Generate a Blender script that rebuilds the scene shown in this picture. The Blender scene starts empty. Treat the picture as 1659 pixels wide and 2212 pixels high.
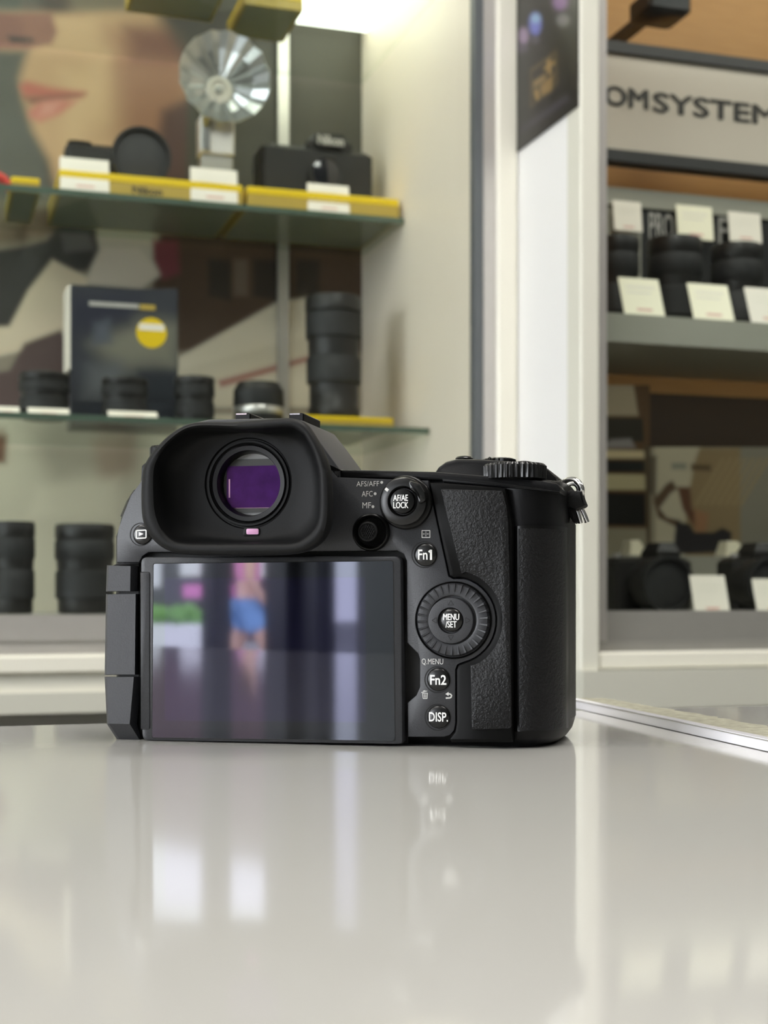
import bpy, math, random
import numpy as np
from mathutils import Vector, Matrix

random.seed(4)
SC = bpy.context.scene
COL = SC.collection

# ------------------------------------------------------------------ camera
F, CX, YH = 3067.0, 829.5, 1290.0        # focal length in px, image centre x, eye level row (1659 x 2212)
TABLE_Z = 0.90
EYE = TABLE_Z + 0.0439
PSI = math.radians(17.8)                 # the room's turn against the line of sight
SP, CP = math.sin(PSI), math.cos(PSI)
TH = math.radians(13.0)                  # the camera body's turn the other way
ST, CT = math.sin(TH), math.cos(TH)

cam = bpy.data.cameras.new('viewpoint')
cam_o = bpy.data.objects.new('viewpoint', cam)
COL.objects.link(cam_o)
cam_o.location = (0, 0, EYE)
cam_o.rotation_euler = (math.pi / 2, 0, 0)
cam.sensor_fit = 'VERTICAL'
cam.sensor_height = 24.0
cam.sensor_width = 18.0
cam.lens = F / 2212.0 * 24.0
cam.shift_y = (YH - 1106.0) / 2212.0
cam.clip_start = 0.01
cam.clip_end = 200
cam.dof.use_dof = True
cam.dof.focus_distance = 0.418
cam.dof.aperture_fstop = 15.0
SC.camera = cam_o

# ------------------------------------------------------------------ light
SC.view_settings.view_transform = 'Standard'
SC.view_settings.look = 'None'
SC.view_settings.gamma = 1.0
SC.view_settings.exposure = 0.28
SC.view_settings.use_curve_mapping = False
SC.cycles.use_denoising = True
SC.cycles.max_bounces = 8
SC.cycles.diffuse_bounces = 3
SC.cycles.glossy_bounces = 5
SC.cycles.transmission_bounces = 4
SC.cycles.transparent_max_bounces = 16
SC.cycles.caustics_reflective = False
SC.cycles.caustics_refractive = False
SC.cycles.sample_clamp_indirect = 6.0
WORLD_STRENGTH = 10.0
CEILING_LAMP = 12.5
CABINET_LAMP = 3.8
ADDED_STRIP = 4.5  # strength of the strip added under the right cabinet's shelf

world = bpy.data.worlds.new('daylight')
SC.world = world
world.use_nodes = True
wn = world.node_tree.nodes
wn['Background'].inputs['Color'].default_value = (0.92, 0.96, 1.0, 1)
wn['Background'].inputs['Strength'].default_value = WORLD_STRENGTH


# ------------------------------------------------------------------ helpers
def lin(r, g, b, k=1.0):
    def c(v):
        v /= 255.0
        return (v / 12.92 if v <= 0.04045 else ((v + 0.055) / 1.055) ** 2.4) * k
    return (c(r), c(g), c(b), 1.0)


def mat(name, col, rough=0.5, metal=0.0, spec=0.5, noise=None, bump=None, emit=None, coat=0.0, tint=None, ior=None):
    """noise = (scale, amount); bump = (kind, scale, strength, distance)"""
    m = bpy.data.materials.new(name)
    m.use_nodes = True
    nt = m.node_tree
    b = nt.nodes['Principled BSDF']
    b.inputs['Base Color'].default_value = col
    b.inputs['Roughness'].default_value = rough
    b.inputs['Metallic'].default_value = metal
    b.inputs['Specular IOR Level'].default_value = spec
    if coat:
        b.inputs['Coat Weight'].default_value = coat
        b.inputs['Coat Roughness'].default_value = 0.05
    if ior:
        b.inputs['IOR'].default_value = ior
    if tint:
        b.inputs['Specular Tint'].default_value = tint
    if emit:
        b.inputs['Emission Color'].default_value = emit[0]
        b.inputs['Emission Strength'].default_value = emit[1]
    tc = nt.nodes.new('ShaderNodeTexCoord')
    if noise:
        n = nt.nodes.new('ShaderNodeTexNoise')
        n.inputs['Scale'].default_value = noise[0]
        n.inputs['Detail'].default_value = 3
        nt.links.new(tc.outputs['Object'], n.inputs['Vector'])
        r = nt.nodes.new('ShaderNodeMix')
        r.data_type = 'RGBA'
        a = noise[1]
        r.inputs['A'].default_value = tuple(max(0, c * (1 - a)) for c in col[:3]) + (1,)
        r.inputs['B'].default_value = tuple(c * (1 + a) for c in col[:3]) + (1,)
        nt.links.new(n.outputs['Fac'], r.inputs['Factor'])
        nt.links.new(r.outputs['Result'], b.inputs['Base Color'])
    if bump:
        kind, sc, st, dist = bump
        if kind == 'noise':
            t = nt.nodes.new('ShaderNodeTexNoise')
            t.inputs['Detail'].default_value = 4
            out = t.outputs['Fac']
        else:
            t = nt.nodes.new('ShaderNodeTexVoronoi')
            t.feature = 'SMOOTH_F1'
            out = t.outputs['Distance']
        t.inputs['Scale'].default_value = sc
        src = tc.outputs['Object']
        if kind == 'leather':
            nz = nt.nodes.new('ShaderNodeTexNoise')
            nz.inputs['Scale'].default_value = sc * 0.8
            nt.links.new(tc.outputs['Object'], nz.inputs['Vector'])
            mx = nt.nodes.new('ShaderNodeVectorMath')
            mx.operation = 'MULTIPLY_ADD'
            nt.links.new(nz.outputs['Color'], mx.inputs[0])
            mx.inputs[1].default_value = (0.0022,) * 3
            nt.links.new(tc.outputs['Object'], mx.inputs[2])
            src = mx.outputs[0]
        nt.links.new(src, t.inputs['Vector'])
        bp = nt.nodes.new('ShaderNodeBump')
        bp.inputs['Strength'].default_value = st
        bp.inputs['Distance'].default_value = dist
        nt.links.new(out, bp.inputs['Height'])
        nt.links.new(bp.outputs['Normal'], b.inputs['Normal'])
    return m


def glass_mat(name, tint=(1, 1, 1), gloss=1.0, edge=None):
    m = bpy.data.materials.new(name)
    m.use_nodes = True
    nt = m.node_tree
    nt.nodes.remove(nt.nodes['Principled BSDF'])
    out = nt.nodes['Material Output']
    tr = nt.nodes.new('ShaderNodeBsdfTransparent')
    tr.inputs['Color'].default_value = tuple(tint) + (1,)
    gl = nt.nodes.new('ShaderNodeBsdfGlossy')
    gl.inputs['Roughness'].default_value = 0.02
    fr = nt.nodes.new('ShaderNodeFresnel')
    fr.inputs['IOR'].default_value = 1.45
    ml = nt.nodes.new('ShaderNodeMath')
    ml.operation = 'MULTIPLY'
    ge = nt.nodes.new('ShaderNodeNewGeometry')
    iv = nt.nodes.new('ShaderNodeMath')          # reflect on the entering face only
    iv.operation = 'SUBTRACT'
    iv.inputs[0].default_value = gloss
    nt.links.new(ge.outputs['Backfacing'], iv.inputs[1])
    iv.use_clamp = True
    nt.links.new(fr.outputs['Fac'], ml.inputs[0])
    nt.links.new(iv.outputs[0], ml.inputs[1])
    mx = nt.nodes.new('ShaderNodeMixShader')
    nt.links.new(ml.outputs[0], mx.inputs['Fac'])
    nt.links.new(tr.outputs[0], mx.inputs[1])
    nt.links.new(gl.outputs[0], mx.inputs[2])
    nt.links.new(mx.outputs[0], out.inputs['Surface'])
    return m


def print_mat(name, rough=0.45):
    m = bpy.data.materials.new(name)
    m.use_nodes = True
    nt = m.node_tree
    b = nt.nodes['Principled BSDF']
    b.inputs['Roughness'].default_value = rough
    b.inputs['Specular IOR Level'].default_value = 0.3
    a = nt.nodes.new('ShaderNodeAttribute')
    a.attribute_name = 'print'
    nt.links.new(a.outputs['Color'], b.inputs['Base Color'])
    return m


def wood_mat(name, c1, c2, scale=14):
    m = bpy.data.materials.new(name)
    m.use_nodes = True
    nt = m.node_tree
    b = nt.nodes['Principled BSDF']
    b.inputs['Roughness'].default_value = 0.45
    tc = nt.nodes.new('ShaderNodeTexCoord')
    mp = nt.nodes.new('ShaderNodeMapping')
    mp.inputs['Scale'].default_value = (1.2, 1.2, 14)
    n = nt.nodes.new('ShaderNodeTexNoise')
    n.inputs['Scale'].default_value = scale
    n.inputs['Detail'].default_value = 4
    nt.links.new(tc.outputs['Object'], mp.inputs['Vector'])
    nt.links.new(mp.outputs['Vector'], n.inputs['Vector'])
    r = nt.nodes.new('ShaderNodeMix')
    r.data_type = 'RGBA'
    r.inputs['A'].default_value = c1
    r.inputs['B'].default_value = c2
    nt.links.new(n.outputs['Fac'], r.inputs['Factor'])
    nt.links.new(r.outputs['Result'], b.inputs['Base Color'])
    return m


class MB:
    """collects shapes; build() links them as ONE mesh object"""

    def __init__(s):
        s.v, s.f = [], []

    def add(s, vs, fs):
        o = len(s.v)
        s.v += [tuple(p) for p in vs]
        s.f += [tuple(i + o for i in q) for q in fs]
        return s

    def box(s, x0, x1, y0, y1, z0, z1):
        vs = [(x, y, z) for z in (z0, z1) for y in (y0, y1) for x in (x0, x1)]
        return s.add(vs, [(0, 2, 3, 1), (4, 5, 7, 6), (0, 1, 5, 4), (2, 6, 7, 3), (0, 4, 6, 2), (1, 3, 7, 5)])

    def bbox(s, x0, x1, y0, y1, z0, z1, b):
        """box with bevelled edges (three stacked loops each way)"""
        loops = []
        for z, i in ((z0, b), (z0 + b, 0), (z1 - b, 0), (z1, b)):
            xa, xb, ya, yb = x0 + i, x1 - i, y0 + i, y1 - i
            c = b * 0.9
            loops.append([(xa + c, ya, z), (xb - c, ya, z), (xb, ya + c, z), (xb, yb - c, z),
                          (xb - c, yb, z), (xa + c, yb, z), (xa, yb - c, z), (xa, ya + c, z)])
        return s.loft(loops, True, True)

    def loft(s, loops, cap0=False, cap1=False, closed=True):
        n = len(loops[0])
        vs = [p for lp in loops for p in lp]
        fs = []
        for k in range(len(loops) - 1):
            for i in range(n if closed else n - 1):
                j = (i + 1) % n
                fs.append((k * n + i, k * n + j, (k + 1) * n + j, (k + 1) * n + i))
        if cap0:
            fs.append(tuple(reversed(range(n))))
        if cap1:
            m = (len(loops) - 1) * n
            fs.append(tuple(range(m, m + n)))
        return s.add(vs, fs)

    def lathe(s, prof, c=(0, 0, 0), axis='z', seg=40, sx=1.0, rad=None, caps=True):
        loops = []
        for r, h in prof:
            lp = []
            for i in range(seg):
                a = 2 * math.pi * i / seg
                q = r * (rad(a, r) if rad else 1)
                p, w = q * math.cos(a) * sx, q * math.sin(a)
                if axis == 'z':
                    lp.append((c[0] + p, c[1] + w, c[2] + h))
                else:                      # along -y (towards the viewer)
                    lp.append((c[0] + p, c[1] - h, c[2] + w))
            loops.append(lp)
        return s.loft(loops, caps, caps)

    def tube(s, pts, r, seg=10, closed=False):
        pts = [Vector(p) for p in pts]
        loops = []
        n = len(pts)
        up = Vector((0.13, 0.31, 0.94)).normalized()
        for i, p in enumerate(pts):
            if closed:
                t = pts[(i + 1) % n] - pts[i - 1]
            else:
                t = pts[min(i + 1, n - 1)] - pts[max(i - 1, 0)]
            t.normalize()
            a = t.cross(up)
            if a.length < 1e-4:
                a = t.cross(Vector((1, 0, 0)))
            a.normalize()
            b = t.cross(a)
            rr = r[i] if isinstance(r, (list, tuple)) else r
            loops.append([tuple(p + a * rr * math.cos(2 * math.pi * k / seg) + b * rr * math.sin(2 * math.pi * k / seg))
                          for k in range(seg)])
        if closed:
            loops.append(loops[0])
            return s.loft(loops)
        return s.loft(loops, True, True)

    def build(s, name, m, parent=None, smooth=40, matrix=None):
        me = bpy.data.meshes.new(name)
        me.from_pydata(s.v, [], s.f)
        import bmesh
        bm = bmesh.new()
        bm.from_mesh(me)
        bmesh.ops.recalc_face_normals(bm, faces=bm.faces)
        bm.to_mesh(me)
        bm.free()
        if smooth:
            me.polygons.foreach_set('use_smooth', [True] * len(me.polygons))
            me.set_sharp_from_angle(angle=math.radians(smooth))
        me.materials.append(m)
        o = bpy.data.objects.new(name, me)
        COL.objects.link(o)
        if parent is not None:
            o.parent = parent
        if matrix is not None:
            o.matrix_local = matrix
        return o


def tag(o, label=None, cat=None, group=None, kind=None):
    if label:
        o['label'] = label
    if cat:
        o['category'] = cat
    if group:
        o['group'] = group
    if kind:
        o['kind'] = kind
    return o


def thing(name, label, cat, uvz, group=None, rz=0.0):
    """an Empty at the thing's base, turned with the room"""
    o = bpy.data.objects.new(name, None)
    o.empty_display_size = 0.02
    COL.objects.link(o)
    o.location = world_of(*uvz)
    o.rotation_euler = (0, 0, PSI + rz)
    return tag(o, label, cat, group)


def world_of(u, v, z):
    return (u * CP - v * SP, u * SP + v * CP, z)


def room(px, py, v):
    """pixel -> room coordinates (u, v, z) on the plane of depth v"""
    dx = (px - CX) / F
    Y = v / (CP - SP * dx)
    X = dx * Y
    return (CP * X + SP * Y, v, EYE + (YH - py) / F * Y)


def mpp(px, v):
    dx = (px - CX) / F
    return v / (CP - SP * dx) / F


def rstruct(name, mb, m, smooth=0, label=None, cat=None):
    o = mb.build(name, m, None, smooth)
    o.rotation_euler = (0, 0, PSI)
    tag(o, label, cat, kind='structure')
    return o


def ritem(name, mb, m, label, cat, group=None, smooth=0):
    o = mb.build(name, m, None, smooth)
    o.rotation_euler = (0, 0, PSI)
    return tag(o, label, cat, group)


# the photographed camera's own frame: x right, y away, z up (metres), n = mm towards the viewer
OY = 0.418
OX = (870 - CX) / F * OY


def lx(px, n):
    k = (px - CX) / F
    n = n / 1000.0
    return (k * (OY - n * CT) - OX + n * ST) / (CT + k * ST)


def L(px, py, n):
    x = lx(px, n)
    Y = OY - x * ST - n / 1000.0 * CT
    return (x, -n / 1000.0, 0.0439 + (YH - py) / F * Y)


def rounded(pts, r, seg=6):
    """round the corners of a closed 2-D polygon; a point may carry its own radius"""
    out = []
    n = len(pts)
    for i in range(n):
        p0, p1, p2 = Vector(pts[i - 1][:2]), Vector(pts[i][:2]), Vector(pts[(i + 1) % n][:2])
        rr = pts[i][2] if len(pts[i]) > 2 else r
        a, b = p0 - p1, p2 - p1
        la, lb = a.length, b.length
        if rr <= 0 or la < 1e-9 or lb < 1e-9:
            out.append(tuple(p1))
            continue
        a.normalize()
        b.normalize()
        ang = a.angle(b)
        if ang > math.pi - 0.05:
            out.append(tuple(p1))
            continue
        d = min(rr / math.tan(ang / 2), la * 0.48, lb * 0.48)
        q0, q2 = p1 + a * d, p1 + b * d
        for k in range(seg + 1):
            t = k / seg
            out.append(tuple((1 - t) ** 2 * q0 + 2 * t * (1 - t) * p1 + t * t * q2))
    return out


def inset(pts, d):
    n = len(pts)
    area = sum(pts[i - 1][0] * pts[i][1] - pts[i][0] * pts[i - 1][1] for i in range(n))
    sg = 1 if area > 0 else -1
    out = []
    for i in range(n):
        p0, p1, p2 = Vector(pts[i - 1]), Vector(pts[i]), Vector(pts[(i + 1) % n])
        e1, e2 = p1 - p0, p2 - p1
        if e1.length < 1e-9 or e2.length < 1e-9:
            out.append(tuple(p1))
            continue
        n1 = Vector((-e1.y, e1.x)).normalized() * sg
        n2 = Vector((-e2.y, e2.x)).normalized() * sg
        m = n1 + n2
        if m.length < 0.3:
            m = n1
        else:
            m = m / max(0.4, m.dot(n1))
        out.append(tuple(p1 + m * d))
    return out


def plate(mb, pts_px, n0, n1, r=0.0, bev=0.2, hole=None):
    """a plate parallel to the camera's back from n0 to n1 (mm), its front outline given in pixels"""
    p2 = []
    for p in pts_px:
        q = L(p[0], p[1], n1)
        p2.append((q[0], q[2]) + ((p[2] / 1000.0,) if len(p) > 2 else ()))
    p2 = rounded(p2, r / 1000.0)
    b = bev / 1000.0
    y0, y1 = -n0 / 1000.0, -n1 / 1000.0
    i1, i2 = inset(p2, b * 0.3), inset(p2, b)
    mb.loft([[(x, y0, z) for x, z in p2], [(x, y1 + b, z) for x, z in p2],
             [(x, y1 + b * 0.3, z) for x, z in i1], [(x, y1, z) for x, z in i2]], True, True)
    return mb


def knob(mb, cx, cy, prof, seg=48, rad=None):
    """turned part on the camera's back; prof = [(radius px, n mm)], its centre given at the last n"""
    nref = prof[-1][1]
    c = L(cx, cy, nref)
    s = (OY - c[0] * ST) / F
    mb.lathe([(r * s, n / 1000.0) for r, n in prof], (c[0], 0, c[2]), 'y', seg, rad=rad)
    return mb


FONT_CACHE = {}


def text_obj(string, name, m, box, parent, place, depth=0.00006, bold=0.0, curve=None, fat=0.0):
    """lettering fitted to box=(x0,x1,z0,z1) in the parent's frame; place maps (x,z,lift)->(x,y,z)"""
    cu = bpy.data.curves.new(name, 'FONT')
    cu.body = string
    cu.align_x = 'CENTER'
    cu.offset = bold
    cu.resolution_u = 3
    cu.space_line = 0.82
    tmp = bpy.data.objects.new(name, cu)
    COL.objects.link(tmp)
    bpy.context.view_layer.update()
    dg = bpy.context.evaluated_depsgraph_get()
    me = bpy.data.meshes.new_from_object(tmp.evaluated_get(dg))
    bpy.data.objects.remove(tmp)
    xs = [v.co.x for v in me.vertices]
    ys = [v.co.y for v in me.vertices]
    a0, a1, b0, b1 = min(xs), max(xs), min(ys), max(ys)
    vs, fs = [], []
    n = len(me.vertices)
    for v in me.vertices:
        x = box[0] + (v.co.x - a0) / (a1 - a0) * (box[1] - box[0])
        z = box[2] + (v.co.y - b0) / (b1 - b0) * (box[3] - box[2])
        vs.append(place(x, z, depth))
    fs = [tuple(p.vertices) for p in me.polygons]
    mb = MB()
    mb.add(vs, fs)
    if fat:
        for dx_, dz_ in ((fat, 0), (-fat, 0), (0, fat * .6), (0, -fat * .6)):
            mb.add([(a + dx_, b + abs(dx_) * .01 + abs(dz_) * .02, c + dz_) for a, b, c in vs], fs)
    o = mb.build(name, m, parent, 0)
    bpy.data.meshes.remove(me)
    bpy.data.curves.remove(cu)
    return o


def panel_text(string, px0, py0, px1, py1, n, parent, m, bold=0.0, dome=None, name='lettering', fat=0.0):
    p0, p1 = L(px0, py1, n), L(px1, py0, n)

    def place(x, z, d):
        y = -n / 1000.0 - d
        if dome:
            cx, cz, rr, h = dome
            q = ((x - cx) ** 2 + (z - cz) ** 2) / rr ** 2
            y = -(n - h * min(1, q)) / 1000.0 - d
        return (x, y, z)
    return text_obj(string, name, m, (p0[0], p1[0], p0[2], p1[2]), parent, place, bold=bold, fat=fat)


# ------------------------------------------------------------------ materials
M = {}
M['table'] = mat('table_laminate', (0.455, 0.45, 0.425, 1), 0.07, spec=0.5, noise=(3, 0.012))
M['white'] = mat('white_panel', (0.86, 0.855, 0.845, 1), 0.4, noise=(6, 0.01))
M['cream'] = mat('cream_paint', (0.70, 0.69, 0.60, 1), 0.35, noise=(9, 0.02))
M['cream_light'] = mat('light_cream_paint', (0.78, 0.76, 0.66, 1), 0.35, noise=(9, 0.02))
M['base'] = mat('sage_beige_paint', (0.56, 0.555, 0.48, 1), 0.4, noise=(5, 0.02))
M['wall'] = mat('beige_cabinet_lining', (0.84, 0.74, 0.63, 1), 0.5, noise=(2, 0.03))
M['alu'] = mat('brushed_aluminium', (0.60, 0.575, 0.54, 1), 0.35, 0.6, noise=(60, 0.04))
M['dark_alu'] = mat('dark_aluminium', (0.34, 0.33, 0.30, 1), 0.4, 0.4, noise=(40, 0.05))
M['seal'] = mat('dark_rubber_seal', (0.10, 0.11, 0.115, 1), 0.5, noise=(30, 0.1))
M['shelf_grey'] = mat('grey_shelf_paint', (0.35, 0.34, 0.285, 1), 0.4, noise=(8, 0.03))
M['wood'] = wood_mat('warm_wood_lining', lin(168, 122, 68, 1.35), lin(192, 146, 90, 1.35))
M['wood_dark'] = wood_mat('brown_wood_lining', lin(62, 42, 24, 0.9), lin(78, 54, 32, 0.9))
M['black'] = mat('satin_black', (0.014, 0.014, 0.014, 1), 0.4, noise=(60, 0.2))
M['black_trim'] = mat('black_trim', (0.02, 0.02, 0.02, 1), 0.5, noise=(60, 0.2))
M['lens'] = mat('lens_barrel_black', (0.016, 0.015, 0.014, 1), 0.42, spec=0.35, noise=(80, 0.25))
M['lens_ring'] = mat('lens_grip_rubber', (0.011, 0.011, 0.011, 1), 0.65, bump=('noise', 400, 0.5, 0.0005))
M['lens_silver'] = mat('silver_lens_ring', (0.55, 0.53, 0.5, 1), 0.3, 0.8, noise=(80, 0.05))
M['lens_glass'] = mat('dark_front_glass', (0.008, 0.008, 0.012, 1), 0.05, spec=0.8, noise=(20, 0.2))
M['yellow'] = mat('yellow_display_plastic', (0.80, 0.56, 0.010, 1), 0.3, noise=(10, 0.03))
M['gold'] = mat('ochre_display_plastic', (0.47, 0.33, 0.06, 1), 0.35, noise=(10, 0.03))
M['riser_base'] = mat('dark_riser_underside', (0.34, 0.33, 0.28, 1), 0.5, noise=(10, 0.1))
M['card'] = mat('white_price_card', (0.86, 0.80, 0.70, 1), 0.5, noise=(30, 0.01))
M['card_warm'] = mat('warm_price_card', (0.95, 0.90, 0.70, 1), 0.5, noise=(30, 0.01))
M['print_grey'] = mat('pale_print', (0.82, 0.77, 0.67, 1), 0.5, noise=(50, 0.05))
M['print_red'] = mat('faint_red_print', (0.72, 0.42, 0.36, 1), 0.5, noise=(50, 0.05))
M['red'] = mat('red_fabric', (0.62, 0.06, 0.05, 1), 0.6, noise=(40, 0.1))
M['chrome'] = mat('polished_chrome', (0.72, 0.71, 0.69, 1), 0.12, 1.0, noise=(50, 0.03))
M['reflector'] = mat('fan_reflector_metal', (0.56, 0.57, 0.57, 1), 0.30, 1.0, noise=(30, 0.05))
M['glass'] = glass_mat('clear_pane_glass', (0.94, 0.96, 0.95), 0.8)
M['shelf_glass'] = glass_mat('shelf_glass', (0.90, 0.94, 0.91), 0.7)
M['shelf_edge'] = mat('green_glass_edge', (0.085, 0.12, 0.09, 1), 0.2, noise=(20, 0.15))
M['print'] = print_mat('printed_picture')
M['poster_gloss'] = print_mat('printed_poster', 0.3)
M['sign'] = mat('grey_sign_panel', (0.56, 0.50, 0.43, 1), 0.35, noise=(3, 0.04))
M['sign_letter'] = mat('dark_sign_letter', (0.03, 0.027, 0.024, 1), 0.4, noise=(50, 0.1))
M['pale_letter'] = mat('pale_strip_letter', (0.42, 0.40, 0.37, 1), 0.5, noise=(50, 0.1))
M['navy'] = mat('navy_card_print', (0.022, 0.026, 0.035, 1), 0.35, noise=(9, 0.3))
M['floor'] = mat('grey_vinyl_floor', (0.22, 0.21, 0.20, 1), 0.4, noise=(4, 0.1))
M['ceiling'] = mat('white_ceiling', (0.75, 0.75, 0.74, 1), 0.7, noise=(4, 0.02))
M['lamp'] = mat('lamp_diffuser', (0.9, 0.9, 0.88, 1), 0.5, emit=((1.0, 0.965, 0.91, 1), CEILING_LAMP))
M['lamp_cab'] = mat('cabinet_lamp_diffuser', (0.9, 0.9, 0.8, 1), 0.5, emit=((1.0, 0.97, 0.86, 1), CABINET_LAMP))
M['shop_wall'] = mat('grey_green_shop_wall', (0.20, 0.21, 0.20, 1), 0.6, noise=(2, 0.05))
M['dark_frame'] = mat('dark_frame_metal', (0.02, 0.02, 0.027, 1), 0.4, noise=(20, 0.1))
M['frosted'] = glass_mat('frosted_side_light', (0.60, 0.60, 0.64), 0.5)
M['pavement'] = mat('grey_pavement', (0.22, 0.22, 0.22, 1), 0.8, noise=(3, 0.1))
M['added_strip_light'] = mat('added_strip_glow', (0.9, 0.9, 0.85, 1), 0.5, emit=((1.0, 0.9, 0.72, 1), ADDED_STRIP))
# the photographed camera
M['body'] = mat('speckled_black_magnesium', (0.026, 0.027, 0.031, 1), 0.42, spec=0.5, noise=(2200, 0.35), bump=('noise', 2600, 0.25, 0.0002))
M['shell'] = mat('black_body_shell', (0.0045, 0.0045, 0.005, 1), 0.38, spec=0.19, noise=(1500, 0.2), bump=('noise', 2600, 0.15, 0.0002))
M['gloss'] = mat('smooth_black_plastic', (0.004, 0.004, 0.004, 1), 0.28, spec=0.26, noise=(900, 0.2))
M['rib'] = mat('black_thumb_rest_plastic', (0.003, 0.003, 0.003, 1), 0.45, spec=0.10, noise=(900, 0.2))
M['leather'] = mat('pebbled_leatherette', (0.0055, 0.0055, 0.006, 1), 0.43, spec=0.25, bump=('leather', 1250, 0.55, 0.0004))
M['rubber'] = mat('matt_black_rubber', (0.0045, 0.0047, 0.0050, 1), 0.56, spec=0.22, noise=(700, 0.15), bump=('noise', 3000, 0.15, 0.0002))
M['button'] = mat('glossy_black_button', (0.006, 0.006, 0.006, 1), 0.25, spec=0.45, noise=(600, 0.1))
M['deep'] = mat('deep_black_recess', (0.003, 0.003, 0.003, 1), 0.7, noise=(600, 0.1))
M['print_white'] = mat('white_button_print', (0.88, 0.88, 0.86, 1), 0.5, noise=(900, 0.02))
M['print_silver'] = mat('grey_panel_print', (0.62, 0.62, 0.60, 1), 0.5, noise=(900, 0.02))
M['lcd'] = mat('lcd_cover_glass', (0.003, 0.0035, 0.004, 1), 0.03, spec=0.9, noise=(40, 0.05), tint=(0.86, 0.9, 1.0, 1), ior=1.6)
M['lcd_active'] = mat('lcd_active_area', (0.005, 0.005, 0.013, 1), 0.03, spec=1.0, noise=(40, 0.05), tint=(0.80, 0.80, 1.0, 1), ior=1.6)
M['eye_violet'] = mat('violet_coated_glass', (0.040, 0.011, 0.085, 1), 0.12, spec=0.35, noise=(260, 0.5), tint=(0.8, 0.35, 1.0, 1))
M['eye_grey'] = mat('grey_eyepiece_wall', (0.24, 0.24, 0.24, 1), 0.5, noise=(600, 0.1))
M['eye_dark'] = mat('dark_eyepiece_mask', (0.030, 0.030, 0.026, 1), 0.5, noise=(600, 0.1))
M['pink'] = mat('pink_sensor_window', (0.82, 0.42, 0.68, 1), 0.3, noise=(600, 0.03))
M['clear_edge'] = mat('pale_acrylic_edge', (0.80, 0.79, 0.84, 1), 0.15, noise=(30, 0.03))
M['card_board'] = mat('torn_grey_board', (0.29, 0.28, 0.215, 1), 0.8, noise=(260, 0.55), bump=('noise', 500, 0.8, 0.001))


# ------------------------------------------------------------------ the room
rstruct('floor', MB().box(-5, 4, -3, 2.6, -0.05, 0), M['floor'])
rstruct('ceiling', MB().box(-5, 4, -3, 2.6, 2.75, 2.8), M['ceiling'])
rstruct('wall_back', MB().box(-5, 4, 2.5, 2.6, 0, 2.75), M['white'])
rstruct('wall_left', MB().box(-5.1, -5, -3, 2.6, 0, 0.8).box(-5.1, -5, -3, 2.6, 2.4, 2.75).box(-5.1, -5, -3, -2.8, 0.8, 2.4).box(-5.1, -5, 0.9, 2.6, 0.8, 2.4), M['white'])
rstruct('wall_right', MB().box(4, 4.1, -3, 2.6, 0, 2.75), M['shop_wall'])
mb = MB().box(-5.1, -4.9, -3.1, -3, 0, 2.75).box(-4.9, -3.27, -3.1, -3, 2.30, 2.75).box(-3.27, 4.1, -3.1, -3, 0, 2.75)
rstruct('wall_front', mb, M['shop_wall'])
rstruct('ground', MB().box(-40, 25, -45, -3.1, -0.12, -0.02), M['pavement'])
# shopfront: open bay, dark column, frosted side light
sf = thing('shopfront_frame', 'dark metal shopfront frame facing the street', 'door frame', (-4.1, -3.05, 0))
MB().box(-0.072, 0.0, -0.05, 0.05, 0, 2.29).build('mullion', M['dark_frame'], sf)
MB().box(0.375, 0.50, -0.10, 0.10, 0, 2.29).build('column', M['dark_frame'], sf)
MB().box(0.501, 0.617, -0.05, 0.05, 0, 2.29).build('door_stile', M['black'], sf)
MB().box(0.618, 0.83, -0.01, 0.01, 0, 2.29).build('frosted_pane', M['frosted'], sf)
MB().box(-0.8, 0.83, -0.04, 0.04, 2.25, 2.29).build('head_rail', M['dark_frame'], sf)

# table: back edge at v = 0.501, near edge behind the viewpoint
tb = thing('shop_counter', 'glossy pale grey shop counter under the black camera', 'table', (0.1, 0.2, 0))
MB().bbox(-1.5, 1.3, -0.285, 0.301, TABLE_Z - 0.035, TABLE_Z, 0.0015).build('counter_top', M['table'], tb, 30)
MB().box(-1.45, 1.25, -0.25, 0.26, 0.06, TABLE_Z - 0.0355).build('cabinet_body', M['base'], tb)
MB().box(-1.42, 1.22, -0.22, 0.23, 0.0, 0.06).build('plinth', M['dark_alu'], tb)

VL, VB, VR = 1.64, 2.114, 1.45
UW = 0.641                                # inner face of the left cabinet's right-hand lining
UP = 0.695                                # white panel
UF = room(1290, 1300, VR)[0]              # outer edge of the post
Z = lambda d: EYE + d

# ------------------------------------------------------------------ left glass cabinet (shell)
lc = thing('glass_display_cabinet', 'tall glass fronted display cabinet with the face poster inside', 'cabinet', (0, VL, 0))


def lcb(mb):  # shift room coordinates into the cabinet's frame
    mb.v = [(x, y - VL, z) for x, y, z in mb.v]
    return mb


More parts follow.
